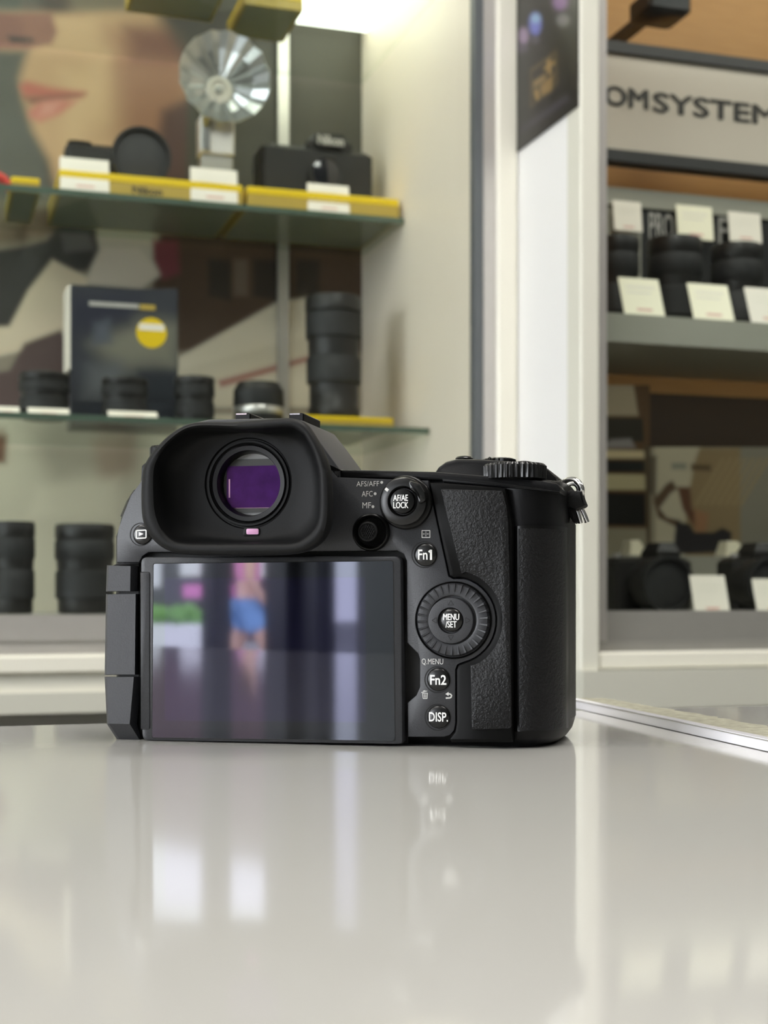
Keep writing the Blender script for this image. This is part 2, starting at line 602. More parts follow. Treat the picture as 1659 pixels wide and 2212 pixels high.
lcb(MB().box(-1.2, UW + 0.02, VB, VB + 0.02, 0.0, 2.2)).build('back_panel', M['wall'], lc)
lcb(MB().box(UW, UW + 0.018, VL + 0.004, VB, Z(-0.05), 2.2)).build('side_lining', M['wall'], lc)
lcb(MB().box(-1.2, UW, VL + 0.012, VB, Z(-0.045), Z(-0.0205))).build('deck', M['alu'], lc)
zr = lambda py, px=0: room(px, py, VL)[2]
lcb(MB().box(-1.2, UP - 0.001, VL - 0.004, VL + 0.012, zr(1385), zr(1329))).build('door_rail', M['alu'], lc)
lcb(MB().box(-1.2, UP - 0.001, VL - 0.001, VL + 0.012, zr(1413), zr(1385))).build('track', M['alu'], lc)
lcb(MB().bbox(-1.2, UP - 0.001, VL - 0.022, VL + 0.012, zr(1456), zr(1414), 0.003)).build('sill', M['cream_light'], lc)
lcb(MB().box(-1.2, UP - 0.001, VL - 0.012, VL + 0.01, zr(1496), zr(1456))).build('fascia', M['cream_light'], lc)
lcb(MB().box(-1.2, UP - 0.001, VL - 0.018, VL + 0.4, zr(1541), zr(1496))).build('drawer_front', M['base'], lc)
lcb(MB().box(-1.2, UP - 0.001, VL + 0.05, VL + 0.4, 0, zr(1541))).build('plinth', M['dark_alu'], lc)
lcb(MB().box(UW - 0.001, UW + 0.010, VL - 0.012, VL + 0.004, Z(-0.02), 2.2)).build('seal', M['seal'], lc)
lcb(MB().box(UW + 0.010, UW + 0.026, VL - 0.014, VL + 0.004, Z(-0.02), 2.2)).build('door_stile', M['alu'], lc)
lcb(MB().bbox(UW + 0.026, UP - 0.0005, VL - 0.020, VL + 0.004, Z(-0.02), 2.2, 0.003)).build('corner_post', M['cream_light'], lc)
lcb(MB().box(-1.2, UW - 0.001, VL - 0.002, VL + 0.003, Z(-0.02), 2.2)).build('glass_door', M['glass'], lc)
lcb(MB().box(-1.2, UW, VL, VB, 2.2, 2.24)).build('cabinet_top', M['cream'], lc)
# the shelf standard
us = room(612, 500, VB - 0.012)[0]
for za, zb in ((Z(-0.02), 2.1),):
    mb = MB().box(us - 0.0085, us + 0.0085, VB - 0.014, VB, za, zb)
    lcb(mb).build('slotted_upright', M['lens_silver'], lc)
# lamp strip at the top
ub0, ub1 = room(592, 45, 2.085)[0], room(852, 72, 2.085)[0]
lcb(MB().box(ub0, ub1, 1.72, 2.085, Z(0.868), Z(0.885))).build('lamp_panel', M['lamp_cab'], lc)

uc0, uc1 = room(-330, 10, 1.95)[0], room(296, 12, 1.95)[0]
lcb(MB().box(uc0, uc1, 1.72, 1.965, Z(0.868), Z(0.885))).build('lamp_panel', M['lamp_cab'], lc)
glass_shelves = []
for (zz, vf, ur, lab) in ((0.80, 1.74, UW - 0.002, 'topmost glass shelf seen from below near the lamp'),
                          (0.5345, VL + 0.258, UW - 0.002, 'glass shelf carrying the flash with the silver reflector'),
                          (0.2266, VL + 0.153, UW - 0.002, 'glass shelf carrying the tall black lens and the navy box')):
    sh = thing('glass_shelf', lab, 'shelf', (0, vf, Z(zz) - 0.008))
    MB().box(-1.15, ur, 0.0012, VB - vf - 0.016, 0, 0.008).build('glass_plate', M['shelf_glass'], sh)
    MB().box(-1.15, ur, 0, 0.0012, 0, 0.008).build('front_edge', M['shelf_edge'], sh, label if False else 0)
    glass_shelves.append(sh)


# ------------------------------------------------------------------ printed pictures
def seg_dist(P, poly):
    """signed distance (px) of points P (k,2) to a polygon, negative inside"""
    poly = np.array(poly, float)
    d = np.full(len(P), 1e9)
    ins = np.zeros(len(P), bool)
    for i in range(len(poly)):
        a, b = poly[i - 1], poly[i]
        ab = b - a
        t = np.clip(((P - a) @ ab) / max(1e-9, ab @ ab), 0, 1)
        q = a + t[:, None] * ab
        d = np.minimum(d, np.hypot(*(P - q).T))
        c = ((a[1] > P[:, 1]) != (b[1] > P[:, 1]))
        with np.errstate(divide='ignore', invalid='ignore'):
            xi = (b[0] - a[0]) * (P[:, 1] - a[1]) / (b[1] - a[1]) + a[0]
        ins ^= c & (P[:, 0] < xi)
    return np.where(ins, -d, d)


def ell(cx, cy, rx, ry, n=20):
    return [(cx + rx * math.cos(2 * math.pi * i / n), cy + ry * math.sin(2 * math.pi * i / n)) for i in range(n)]


def picture(name, corners, to_room, base, shapes, m, k, nx, ny, parent=None, thick=0.002, origin=(0, 0, 0)):
    """flat printed sheet; corners = (x0,x1,y0,y1) of the artwork in its own px grid"""
    x0, x1, y0, y1 = corners
    gx, gy = np.meshgrid(np.linspace(x0, x1, nx), np.linspace(y0, y1, ny))
    P = np.stack([gx.ravel(), gy.ravel()], 1)
    C = np.tile(np.array(lin(*base)[:3]), (len(P), 1))
    for poly, col, blur in shapes:
        a = np.clip(0.5 - seg_dist(P, poly) / blur, 0, 1)[:, None]
        a = a * a * (3 - 2 * a)
        C = C * (1 - a) + np.array(lin(*col)[:3]) * a
    C *= (k(P)[:, None] if callable(k) else k)
    vs = [to_room(p[0], p[1]) for p in P]
    vs = [(a - origin[0], b - origin[1], c - origin[2]) for a, b, c in vs]
    fs = [(j * nx + i, j * nx + i + 1, (j + 1) * nx + i + 1, (j + 1) * nx + i) for j in range(ny - 1) for i in range(nx - 1)]
    me = bpy.data.meshes.new(name)
    me.from_pydata(vs, [], fs)
    at = me.attributes.new('print', 'FLOAT_COLOR', 'POINT')
    at.data.foreach_set('color', np.concatenate([C, np.ones((len(C), 1))], 1).astype(np.float32).ravel())
    me.materials.append(m)
    o = bpy.data.objects.new(name, me)
    COL.objects.link(o)
    md = o.modifiers.new('thickness', 'SOLIDIFY')
    md.thickness = thick
    md.offset = 0
    if parent:
        o.parent = parent
    else:
        o.rotation_euler = (0, 0, PSI)
    return o


POSTER_K = 1.55
S = []
A = lambda poly, col, blur=14: S.append((poly, col, blur))
# upper picture: cropped face in profile on a dark ground
A([(-420, -120), (108, -120), (108, 430), (-420, 430)], (92, 92, 88), 30)
A([(60, -120), (110, 100), (100, 430), (140, 430), (150, 0)], (70, 68, 66), 40)
A([(-420, 20), (120, 30), (400, 20), (415, 200), (360, 320), (320, 430), (128, 430), (106, 345), (72, 285), (50, 215), (42, 170), (60, 108), (-420, 100)], (186, 154, 122), 34)
A([(230, 60), (420, 60), (420, 200), (370, 330), (330, 430), (265, 330), (250, 200)], (150, 112, 90), 90)
A([(270, 60), (420, 60), (420, 140), (290, 130)], (112, 76, 66), 60)
A([(130, 150), (230, 120), (230, 260), (140, 330)], (196, 166, 132), 60)
A([(-420, 20), (112, 30), (124, 70), (112, 96), (60, 106), (-420, 98)], (132, 92, 84), 18)
A([(16, 78), (70, 82), (72, 92), (24, 92)], (58, 52, 56), 14)
A([(42, 186), (58, 176), (110, 190), (184, 200), (176, 211), (100, 214), (52, 210)], (176, 106, 94), 22)
A([(54, 211), (120, 206), (184, 204), (110, 222), (66, 226)], (132, 92, 82), 18)
A([(62, 240), (84, 222), (120, 214), (164, 220), (128, 248), (86, 264), (64, 254)], (188, 122, 110), 22)
A([(96, 224), (130, 222), (112, 244), (84, 250)], (200, 146, 132), 24)
A([(350, 240), (430, 200), (430, 430), (320, 430)], (88, 68, 64), 40)
A([(405, -120), (800, -120), (800, 445), (400, 445), (404, 250), (410, 120)], (74, 72, 64), 24)
A([(330, 20), (620, 20), (620, 90), (400, 130)], (62, 58, 54), 50)
# lower picture: street scene with a person in pale clothes holding a dark camera
A([(-420, 440), (800, 440), (800, 900), (-420, 900)], (112, 104, 92), 6)
A([(330, 505), (800, 505), (800, 760), (330, 760)], (62, 48, 38), 20)
A([(-420, 450), (110, 450), (160, 470), (90, 520), (-420, 560)], (92, 80, 66), 24)
A([(20, 455), (130, 455), (120, 500), (60, 500)], (78, 62, 48), 24)
for x0, x1 in ((450, 498), (548, 600), (640, 690)):
    A([(x0, 560), (x1, 562), (x1, 650), (x0, 640)], (42, 36, 31), 14)
A([(505, 560), (535, 560), (535, 640), (505, 640)], (84, 72, 62), 14)
A([(205, 455), (355, 455), (338, 540), (352, 590), (305, 622), (185, 612), (208, 545)], (152, 146, 134), 16)
A([(212, 535), (300, 535), (346, 592), (304, 622), (188, 612)], (166, 156, 144), 16)
A([(330, 520), (384, 520), (388, 590), (352, 606), (330, 560)], (92, 46, 50), 16)
A([(-420, 590), (40, 535), (100, 520), (150, 462), (196, 466), (214, 540), (190, 585), (150, 590), (112, 560), (60, 628), (22, 706), (-420, 720)], (52, 50, 48), 14)
A([(130, 500), (190, 500), (205, 540), (140, 545)], (82, 80, 78), 20)
A([(-420, 720), (20, 706), (62, 628), (114, 562), (190, 600), (160, 760), (40, 760), (-420, 860)], (172, 158, 138), 12)
A([(-420, 880), (20, 800), (52, 742), (132, 712), (164, 770), (164, 895), (-420, 895)], (70, 57, 55), 14)
A([(386, 772), (600, 652), (690, 640), (690, 765), (464, 835), (384, 826)], (174, 166, 150), 10)
A([(384, 800), (690, 720), (690, 880), (384, 880)], (166, 158, 142), 12)
A([(470, 822), (690, 762), (690, 774), (476, 838)], (128, 92, 84), 9)
# bottom: pale paving
A([(-420, 895), (800, 895), (800, 1400), (-420, 1400)], (164, 156, 140), 14)
A([(40, 910), (250, 910), (270, 1000), (120, 1040)], (146, 138, 124), 60)
A([(200, 950), (300, 930), (290, 1010), (220, 1080)], (142, 126, 112), 40)
A([(-420, 925), (16, 940), (12, 1000), (-420, 1020)], (96, 70, 56), 20)
A([(80, 1050), (260, 1030), (250, 1120), (60, 1120)], (176, 167, 150), 40)
pc = (-400, 782, -90, 1336)
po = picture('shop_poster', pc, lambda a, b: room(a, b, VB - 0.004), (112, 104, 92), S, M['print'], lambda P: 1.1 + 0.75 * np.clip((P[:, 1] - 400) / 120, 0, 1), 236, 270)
tag(po, 'large printed poster of a face in profile lining the cabinet back', 'poster')

# ------------------------------------------------------------------ display pieces in the left cabinet
def put(px, py, v):
    return room(px, py, v)


def riser(label, px0, px1, v0, v1, zrel, h=0.012, group='yellow display risers'):
    u0, u1 = room(px0, 0, v0)[0], room(px1, 0, v0)[0]
    t = thing('display_riser', label, 'display stand', ((u0 + u1) / 2, v0, Z(zrel)), group)
    w = (u1 - u0) / 2
    d = v1 - v0
    MB().box(-w + 0.004, w - 0.004, 0.004, d - 0.004, 0.0003, 0.0035).build('base_plate', M['riser_base'], t)
    mb = MB()
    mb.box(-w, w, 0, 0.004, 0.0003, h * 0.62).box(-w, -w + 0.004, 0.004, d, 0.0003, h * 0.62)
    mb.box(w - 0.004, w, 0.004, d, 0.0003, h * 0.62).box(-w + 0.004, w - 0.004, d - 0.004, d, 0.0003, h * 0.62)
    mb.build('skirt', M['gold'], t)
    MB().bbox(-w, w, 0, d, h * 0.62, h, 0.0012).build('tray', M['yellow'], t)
    return t


zs = 0.5345
lr_ = riser('long yellow riser between the two left price cards', 128, 524, 1.905, 2.09, zs, 0.028)
a_, b_ = room(283, 428, 1.905)[0] - room(326, 0, 1.905)[0], room(346, 428, 1.905)[0] - room(326, 0, 1.905)[0]
text_obj('Nikon', 'lettering', M['black_trim'], (a_, b_, 0.004, 0.014), lr_, lambda x, z, d: (x, -0.0004, z), fat=0.0005)
riser('yellow riser under the black interchangeable lens camera', 534, 862, 1.905, 2.09, zs, 0.028)
riser('short yellow riser at the left end by the red strap', 24, 86, 1.93, 2.09, zs, 0.020)
riser('yellow riser under the tall black telephoto lens', 648, 850, 1.83, 2.05, 0.2266, 0.016)
riser('yellow framed riser on the topmost shelf, left of its pair', 296, 492, 1.84, 1.955, 0.80, 0.02)
riser('yellow framed riser on the topmost shelf, right of its pair', 528, 655, 1.88, 1.995, 0.80, 0.02)


def price_card(label, px0, px1, py0, py1, v, lean=0.25, warm=False, group='price cards in the cabinets', skew=0.0):
    p = room((px0 + px1) / 2, py1, v)
    s = mpp((px0 + px1) / 2, v)
    w, h = (px1 - px0) / 2 * s, (py1 - py0) * s
    t = thing('price_card', label, 'price tag', p, group, skew)
    R = Matrix.Rotation(-lean, 4, 'X')
    h /= math.cos(lean)
    mb = MB().bbox(-w, w, 0, 0.0016, 0.0004, h, 0.0006)
    mb.build('card', M['card_warm'] if warm else M['card'], t, 0, R)
    mb = MB().box(-w * 0.7, w * 0.7, -0.0003, 0.0002, h * 0.72, h * 0.78).box(-w * 0.7, w * 0.5, -0.0003, 0.0002, h * 0.58, h * 0.63)
    mb.build('print_lines', M['print_grey'], t, 0, R)
    mb = MB().box(-w * 0.35, w * 0.4, -0.0003, 0.0002, h * 0.12, h * 0.18)
    mb.build('price_line', M['print_red'], t, 0, R)
    mb = MB()
    pz, py_ = h * 0.5 * math.cos(lean), h * 0.5 * math.sin(lean) + 0.0024
    pe_ = py_ + 0.006
    mb.add([(-w * .5, py_, pz), (w * .5, py_, pz), (w * .5, pe_, 0.0004), (-w * .5, pe_, 0.0004),
            (-w * .5, py_ + .001, pz), (w * .5, py_ + .001, pz), (w * .5, pe_ + .001, 0.0004), (-w * .5, pe_ + .001, 0.0004)],
           [(0, 1, 2, 3), (4, 7, 6, 5), (0, 4, 5, 1), (2, 6, 7, 3), (1, 5, 6, 2), (0, 3, 7, 4)])
    mb.build('prop', M['card'], t, 0)
    return t


price_card('white price card before the compact camera on the flash shelf', 131, 236, 340, 413, 1.903, 0.12)
price_card('white price card below the silver fan reflector', 412, 515, 362, 437, 1.903, 0.12)
price_card('white price card before the camera on the yellow riser', 664, 758, 396, 459, 1.903, 0.14)


def lens(label, px, py_base, v, wpx, hpx, style='zoom', group='lenses on the cabinet shelves'):
    p = room(px, py_base, v)
    s = mpp(px, v)
    r, h = wpx / 2 * s, hpx * s
    t = thing('camera_lens', label, 'lens', (p[0], p[1] + r, p[2]), group)
    if style == 'tele':
        MB().lathe([(r * .86, 0.0005), (r * .92, .02 * h), (r * .92, .10 * h), (r * .86, .12 * h), (r * .86, .30 * h)], seg=40).build('mount_section', M['lens'], t)
        MB().lathe([(r * .86, .30 * h), (r * .95, .31 * h), (r * .95, .50 * h), (r * .88, .52 * h)], seg=72, rad=lambda a, q: 1 + .012 * math.sin(36 * a)).build('focus_ring', M['lens_ring'], t)
        MB().lathe([(r * .88, .52 * h), (r * .9, .6 * h), (r * .9, .66 * h)], seg=40).build('barrel', M['lens'], t)
        MB().lathe([(r * .9, .66 * h), (r * .98, .67 * h), (r * .98, .86 * h), (r * .93, .87 * h)], seg=72, rad=lambda a, q: 1 + .012 * math.sin(36 * a)).build('zoom_ring', M['lens_ring'], t)
        MB().lathe([(r * .93, .87 * h), (r, .885 * h), (r, .985 * h), (r * .96, h), (r * .1, h)], seg=40).build('lens_hood', M['lens'], t)
    elif style == 'silver':
        MB().lathe([(r * .8, 0.0005), (r * .9, .04 * h), (r * .97, .18 * h), (r * .97, .30 * h)], seg=40).build('barrel', M['lens'], t)
        MB().lathe([(r * .97, .30 * h), (r, .32 * h), (r, .44 * h), (r * .97, .46 * h)], seg=40).build('silver_ring', M['lens_silver'], t)
        MB().lathe([(r * .97, .46 * h), (r * 1.0, .5 * h), (r * .98, .84 * h)], seg=72, rad=lambda a, q: 1 + .012 * math.sin(36 * a)).build('focus_ring', M['lens_ring'], t)
        MB().lathe([(r * .96, .84 * h), (r * .86, .95 * h), (r * .8, h), (r * .1, h)], seg=40).build('lens_cap', M['lens'], t)
    else:
        MB().lathe([(r * .84, 0.0005), (r * .90, .03 * h), (r * .90, .16 * h)], seg=40).build('mount_section', M['lens'], t)
        MB().lathe([(r * .90, .16 * h), (r * .98, .18 * h), (r * .98, .46 * h), (r * .92, .48 * h)], seg=72, rad=lambda a, q: 1 + .014 * math.sin(36 * a)).build('zoom_ring', M['lens_ring'], t)
        MB().lathe([(r * .92, .48 * h), (r * .95, .60 * h)], seg=40).build('barrel', M['lens'], t)
        MB().lathe([(r * .95, .60 * h), (r * 1.0, .62 * h), (r * 1.0, .80 * h), (r * .96, .82 * h)], seg=72, rad=lambda a, q: 1 + .014 * math.sin(36 * a)).build('focus_ring', M['lens_ring'], t)
        MB().lathe([(r * .96, .82 * h), (r, .86 * h), (r, .97 * h), (r * .95, h), (r * .1, h)], seg=40).build('front_rim', M['lens'], t)
    return t


zm = 0.2266


def base_row(px, v, zrel):
    """image row of a point standing at height zrel (above eye) and depth v"""
    dx = (px - CX) / F
    return YH - zrel / (v / (CP - SP * dx)) * F


def lens_on(label, px, v, zrel, wpx, top_py, style='zoom'):
    b = base_row(px, v, zrel)
    return lens(label, px, b, v, wpx, b - top_py, style)


lens_on('tall black telephoto lens standing on a yellow riser', 738, 1.86, zm + 0.0165, 126, 632, 'tele')
lens_on('short black lens with a silver ring left of the tall lens', 571, 1.84, zm + 0.0005, 112, 820, 'silver')
lens_on('short black lens beside the navy box on its right', 428, 1.84, zm + 0.0005, 88, 810)
lens_on('dark lens standing in front of the navy box', 276, 1.83, zm + 0.0005, 100, 812)
lens_on('black lens on the middle shelf left of the navy box', 100, 1.84, zm + 0.0005, 110, 800)
for px0, px1, lab in ((-10, 42, 'small pale shelf label at the far left of the middle shelf'),
                      (62, 150, 'small pale shelf label before the lens left of the box'),
                      (235, 342, 'small pale shelf label before the lens in front of the box')):
    price_card(lab, px0, px1, base_row((px0 + px1) / 2, 1.80, zm) - 16, base_row((px0 + px1) / 2, 1.80, zm), 1.80, 0.9)

lens_on('black lens on the cabinet deck at the photo left edge', 32, 1.70, -0.020, 92, 1125)
lens_on('wide black lens on the cabinet deck beside the camera screen', 190, 1.70, -0.020, 130, 1130)
lens_on('black lens on the cabinet deck behind the camera hinge', 320, 1.76, -0.020, 110, 1140)

# navy product box with a round yellow sticker
v0 = 1.93
pA, pB = room(146, 870, v0), room(384, 870, v0)
hb = room(260, 622, v0)[2] - Z(zm)
bx = thing('product_box', 'navy cardboard box with a round yellow sticker and white spine', 'box', ((pA[0] + pB[0]) / 2, v0, Z(zm) + 0.0004))
w = (pB[0] - pA[0]) / 2
MB().bbox(-w + 0.004, w, 0, 0.06, 0, hb, 0.001).build('carton', M['navy'], bx)
MB().box(-w, -w + 0.0038, -0.0005, 0.06, hb * 0.4, hb - 0.001).build('spine', M['card'], bx)
S5 = [([(200, 745), (270, 700), (300, 690), (384, 700), (384, 800), (330, 790), (250, 800)], (104, 102, 90), 70),
      ([(150, 640), (300, 640), (280, 700), (150, 720)], (34, 36, 48), 60), ([(190, 790), (260, 780), (280, 860), (180, 860)], (78, 80, 82), 50),
      ([(300, 800), (384, 800), (384, 880), (300, 880)], (30, 34, 40), 30), ([(205, 700), (235, 690), (240, 740), (200, 745)], (72, 76, 84), 30)]
pf = picture('printed_front', (152, 384, 624, 868), lambda a, b: room(a, b, v0 - 0.0006), (44, 46, 52), S5, M['print'], 1.2, 50, 50, bx, 0.0008, tuple(Vector(((pA[0] + pB[0]) / 2, v0, Z(zm) + 0.0004))))
cxs = room(327, 720, v0)
lo = (cxs[0] - (pA[0] + pB[0]) / 2, cxs[2] - Z(zm))
MB().lathe([(0.0205, 0.0008), (0.0205, 0.0016)], (lo[0], 0, lo[1]), 'y', 36).build('sticker', M['yellow'], bx)
MB().box(lo[0] - 0.017, lo[0] + 0.017, -0.0022, -0.0015, lo[1] + 0.003, lo[1] + 0.012).build('sticker_band', M['card'], bx)
tz = room(250, 660, v0)[2] - Z(zm)
MB().box(-w * 0.62, w * 0.28, -0.0018, -0.0008, tz - 0.003, tz + 0.003).build('title_line', M['pale_letter'], bx)
MB().box(w * 0.30, w * 0.58, -0.0018, -0.0008, tz - 0.004, tz + 0.003).build('title_mark', M['gold'], bx)

# compact camera with a big lens turned to the window
def shelf_camera(label, px0, px1, py_top, zrel, v, lens_px, lens_py, lens_r, depth=0.05, lensdepth=0.05, hump=None, grip=0, group='cameras in the cabinets', lettering=None, front=None, cap=False):
    s = mpp((px0 + px1) / 2, v)
    a, b = room(px0, 0, v)[0], room(px1, 0, v)[0]
    c = (a + b) / 2
    t = thing('display_camera', label, 'camera', (c, v, Z(zrel) + 0.0004), group)
    h = room((px0 + px1) / 2, py_top, v)[2] - Z(zrel)
    w = (b - a) / 2
    MB().bbox(-w, w, 0, depth, 0, h, 0.006).build('body', M['lens'], t)
    q = room(lens_px, lens_py, v - lensdepth)
    lr = lens_r * mpp(lens_px, v - lensdepth)
    lc_ = (q[0] - c, 0.0, q[2] - Z(zrel))
    MB().lathe([(lr * .8, 0.0), (lr * .8, lensdepth * .3), (lr * .95, lensdepth * .35), (lr * .95, lensdepth * .75)], lc_, 'y', 48).build('lens_barrel', M['lens'], t)
    MB().lathe([(lr * .95, lensdepth * .75), (lr, lensdepth * .8), (lr, lensdepth), (lr * .9, lensdepth), (lr * .86, lensdepth * .9)], lc_, 'y', 48, caps=False).build('front_rim', front or M['lens_ring'], t)
    MB().lathe([(lr * .86, lensdepth * .88), (lr * .5, lensdepth * (.90 if cap else .95)), (lr * .05, lensdepth * (.90 if cap else .97))], lc_, 'y', 48).build('lens_cap' if cap else 'front_element', M['black_trim'] if cap else M['lens_glass'], t)
    if hump:
        hx0, hx1, hpy = hump
        ha, hb_ = room(hx0, 0, v)[0] - c, room(hx1, 0, v)[0] - c
        hz = room((hx0 + hx1) / 2, hpy, v)[2] - Z(zrel)
        hw = (hb_ - ha) / 2
        hc = (ha + hb_) / 2
        lp = [[(hc - hw, 0.004, h - 0.002), (hc + hw, 0.004, h - 0.002), (hc + hw, depth - 0.004, h - 0.002), (hc - hw, depth - 0.004, h - 0.002)],
              [(hc - hw * .9, 0.003, h + (hz - h) * .4), (hc + hw * .9, 0.003, h + (hz - h) * .4), (hc + hw * .9, depth - 0.004, h + (hz - h) * .4), (hc - hw * .9, depth - 0.004, h + (hz - h) * .4)],
              [(hc - hw * .55, 0.008, hz), (hc + hw * .55, 0.008, hz), (hc + hw * .55, depth - 0.008, hz), (hc - hw * .55, depth - 0.008, hz)]]
        MB().loft(lp, True, True).build('viewfinder_hump', M['lens'], t, 0)
        if lettering:
            lz = h + (hz - h) * 0.45
            text_obj(lettering, 'lettering', M['pale_letter'], (hc - hw * .52, hc + hw * .52, lz - 0.007, lz + 0.007), t, lambda x, z, d: (x, -0.004, z), fat=0.0006)
            MB().box(hc - hw * .55, hc + hw * .55, -0.0036, 0.006, lz - 0.009, lz + 0.009).build('name_plate', M['lens'], t)
    for gx in (-w * 0.72, w * 0.7):
        MB().lathe([(0.006, h - 0.001), (0.006, h + 0.005), (0.005, h + 0.006)], (gx, depth / 2, 0), 'z', 24).build('top_dial', M['lens_silver'] if hump else M['lens'], t)
    return t


zt = zs + 0.0285
shelf_camera('compact black camera with a large round front lens on the flash shelf', 142, 300, 312, zt, 1.985, 306, 337, 64, 0.04, 0.055, (146, 200, 300), front=M['lens_ring'], cap=True)
shelf_camera('black interchangeable lens camera on a yellow riser under the upright', 564, 806, 318, zt, 1.975, 706, 372, 36, 0.055, 0.02, (660, 765, 286), lettering='Nikon')

# fan flash with its silver reflector
vq = 1.955
fc = room(476, 182, vq)
fl = thing('fan_flash', 'vintage flash gun with a fan shaped silver reflector', 'flash', (fc[0], vq, Z(zt) + 0.0002))
sfl = mpp(476, vq)
R_ = 98 * sfl
zc_ = fc[2] - (Z(zt) + 0.0002)
mb = MB()
seg = 15
loops = []
for rr, dep in ((0.12, 0.0), (0.35, 0.006), (0.7, 0.016), (1.0, 0.032)):
    lp = []
    for i in range(seg * 2):
        a = math.pi * i / seg
        pl = 0.004 * rr * (1 if i % 2 else -1)
        lp.append((R_ * rr * math.cos(a), 0.0 - dep - pl, zc_ + R_ * rr * math.sin(a)))
    loops.append(lp)
mb.loft(loops)
fan = mb.build('reflector_fan', M['reflector'], fl, 0)
md = fan.modifiers.new('thickness', 'SOLIDIFY')
md.thickness = 0.0006
MB().lathe([(R_ * .30, 0.004), (R_ * .30, 0.010), (R_ * .22, 0.012), (R_ * .20, 0.008), (R_ * .08, 0.008)], (-0.004, 0.0, zc_ - 0.012), 'y', 36).build('bulb_socket', M['card'], fl)
MB().lathe([(R_ * .08, 0.008), (R_ * .09, 0.013), (R_ * .03, 0.0135)], (-0.004, 0.0, zc_ - 0.012), 'y', 24).build('socket_pin', M['dark_alu'], fl)
zb_ = room(460, 340, vq)[2] - (Z(zt) + 0.0002)
MB().bbox(-0.030, 0.018, -0.012, 0.022, zb_, zc_ - R_ * 0.75, 0.003).build('flash_body', M['alu'], fl)
MB().bbox(-0.0285, -0.0165, -0.0155, -0.0115, zb_ + 0.004, zc_ - R_ * 0.82, 0.001).build('chrome_strip', M['chrome'], fl)
MB().bbox(-0.028, 0.016, -0.010, 0.02, 0, zb_, 0.002).build('foot', M['dark_alu'], fl)

# red strap at the left end
q = room(4, 398, 1.93)
ms = MB()
pts = [(q[0] + dx_, 1.935 + 0.004 * i, Z(zs) + 0.006 + dz_) for i, (dx_, dz_) in enumerate(((-0.05, 0.004), (-0.03, 0.016), (-0.012, 0.020), (0.002, 0.014), (0.012, 0.002)))]
ms.tube(pts, 0.0065, 10)
ritem('camera_strap', ms, M['red'], 'red strap end lying at the far left of the flash shelf', 'strap', None, 60)

# ------------------------------------------------------------------ white end panel with its dark poster, and the right cabinet
rc = thing('wood_lined_cabinet', 'wood lined display cabinet with the grey lettered sign', 'cabinet', (UP, VR, 0))


def rcb(mb):
    mb.v = [(x - UP, y - VR, z) for x, y, z in mb.v]
    return mb


UE = 1.75
rcb(MB().box(UP, UP + 0.012, VR + 0.004, VL + 0.45, Z(-0.0845), 2.2)).build('end_panel', M['white'], rc)
rcb(MB().bbox(UP - 0.0006, UF, VR - 0.006, VR + 0.03, Z(-0.0845), 2.2, 0.002)).build('corner_post', M['cream'], rc)
UG = UF + 0.018
rcb(MB().box(UF, UG, VR + 0.012, VR + 0.03, Z(-0.064), 2.2)).build('door_stile', M['alu'], rc)
zq = lambda py: room(1290, py, VR)[2]
rcb(MB().box(UF, UE, VR + 0.014, VR + 0.03, zq(1386), zq(1320))).build('door_rail', M['dark_alu'], rc)
rcb(MB().box(UF, UE, VR + 0.010, VR + 0.03, zq(1408), zq(1386))).build('track', M['dark_alu'], rc)
rcb(MB().bbox(UF + 0.001, UE, VR - 0.004, VR + 0.03, zq(1446), zq(1409), 0.002)).build('sill', M['cream_light'], rc)
rcb(MB().box(UP - 0.001, UE, VR - 0.014, VR + 0.42, zq(1532), zq(1447))).build('drawer_front', M['base'], rc)
rcb(MB().box(UP + 0.03, UE, VR + 0.05, VR + 0.42, 0, zq(1532))).build('plinth', M['dark_alu'], rc)
rcb(MB().box(UF, UE, VR + 0.03, 1.87, zq(1446), zq(1330))).build('deck', M['shelf_grey'], rc)
rcb(MB().box(UG, UE, VR + 0.02, VR + 0.024, zq(1320), 2.2)).build('glass_door', M['glass'], rc)
VW = 1.86
zsh = lambda py, v: room(1330, py, v)[2]
ZS1, ZS0 = zsh(676, 1.50), zsh(738, 1.50)
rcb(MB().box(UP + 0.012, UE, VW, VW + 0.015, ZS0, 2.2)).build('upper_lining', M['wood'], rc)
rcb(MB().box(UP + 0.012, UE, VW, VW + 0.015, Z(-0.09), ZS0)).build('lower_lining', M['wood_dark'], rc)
rcb(MB().box(UP + 0.012, UP + 0.02, VR + 0.03, VW, ZS0, 2.2)).build('side_lining', M['wood'], rc)
rcb(MB().box(UP + 0.020, UE, 1.50, 1.508, ZS0, ZS1).box(UP + 0.020, UE, 1.508, VW, ZS1 - 0.010, ZS1)).build('shelf', M['shelf_grey'], rc)
rcb(MB().box(UP, UE, VR, VL + 0.45, 2.2, 2.24)).build('cabinet_top', M['cream'], rc)
rcb(MB().box(UG + 0.03, UE - 0.1, 1.512, 1.532, ZS1 - 0.017, ZS1 - 0.0105)).build('added_strip_light', M['added_strip_light'], rc)  # light added behind the shelf lip to brighten the lower compartment
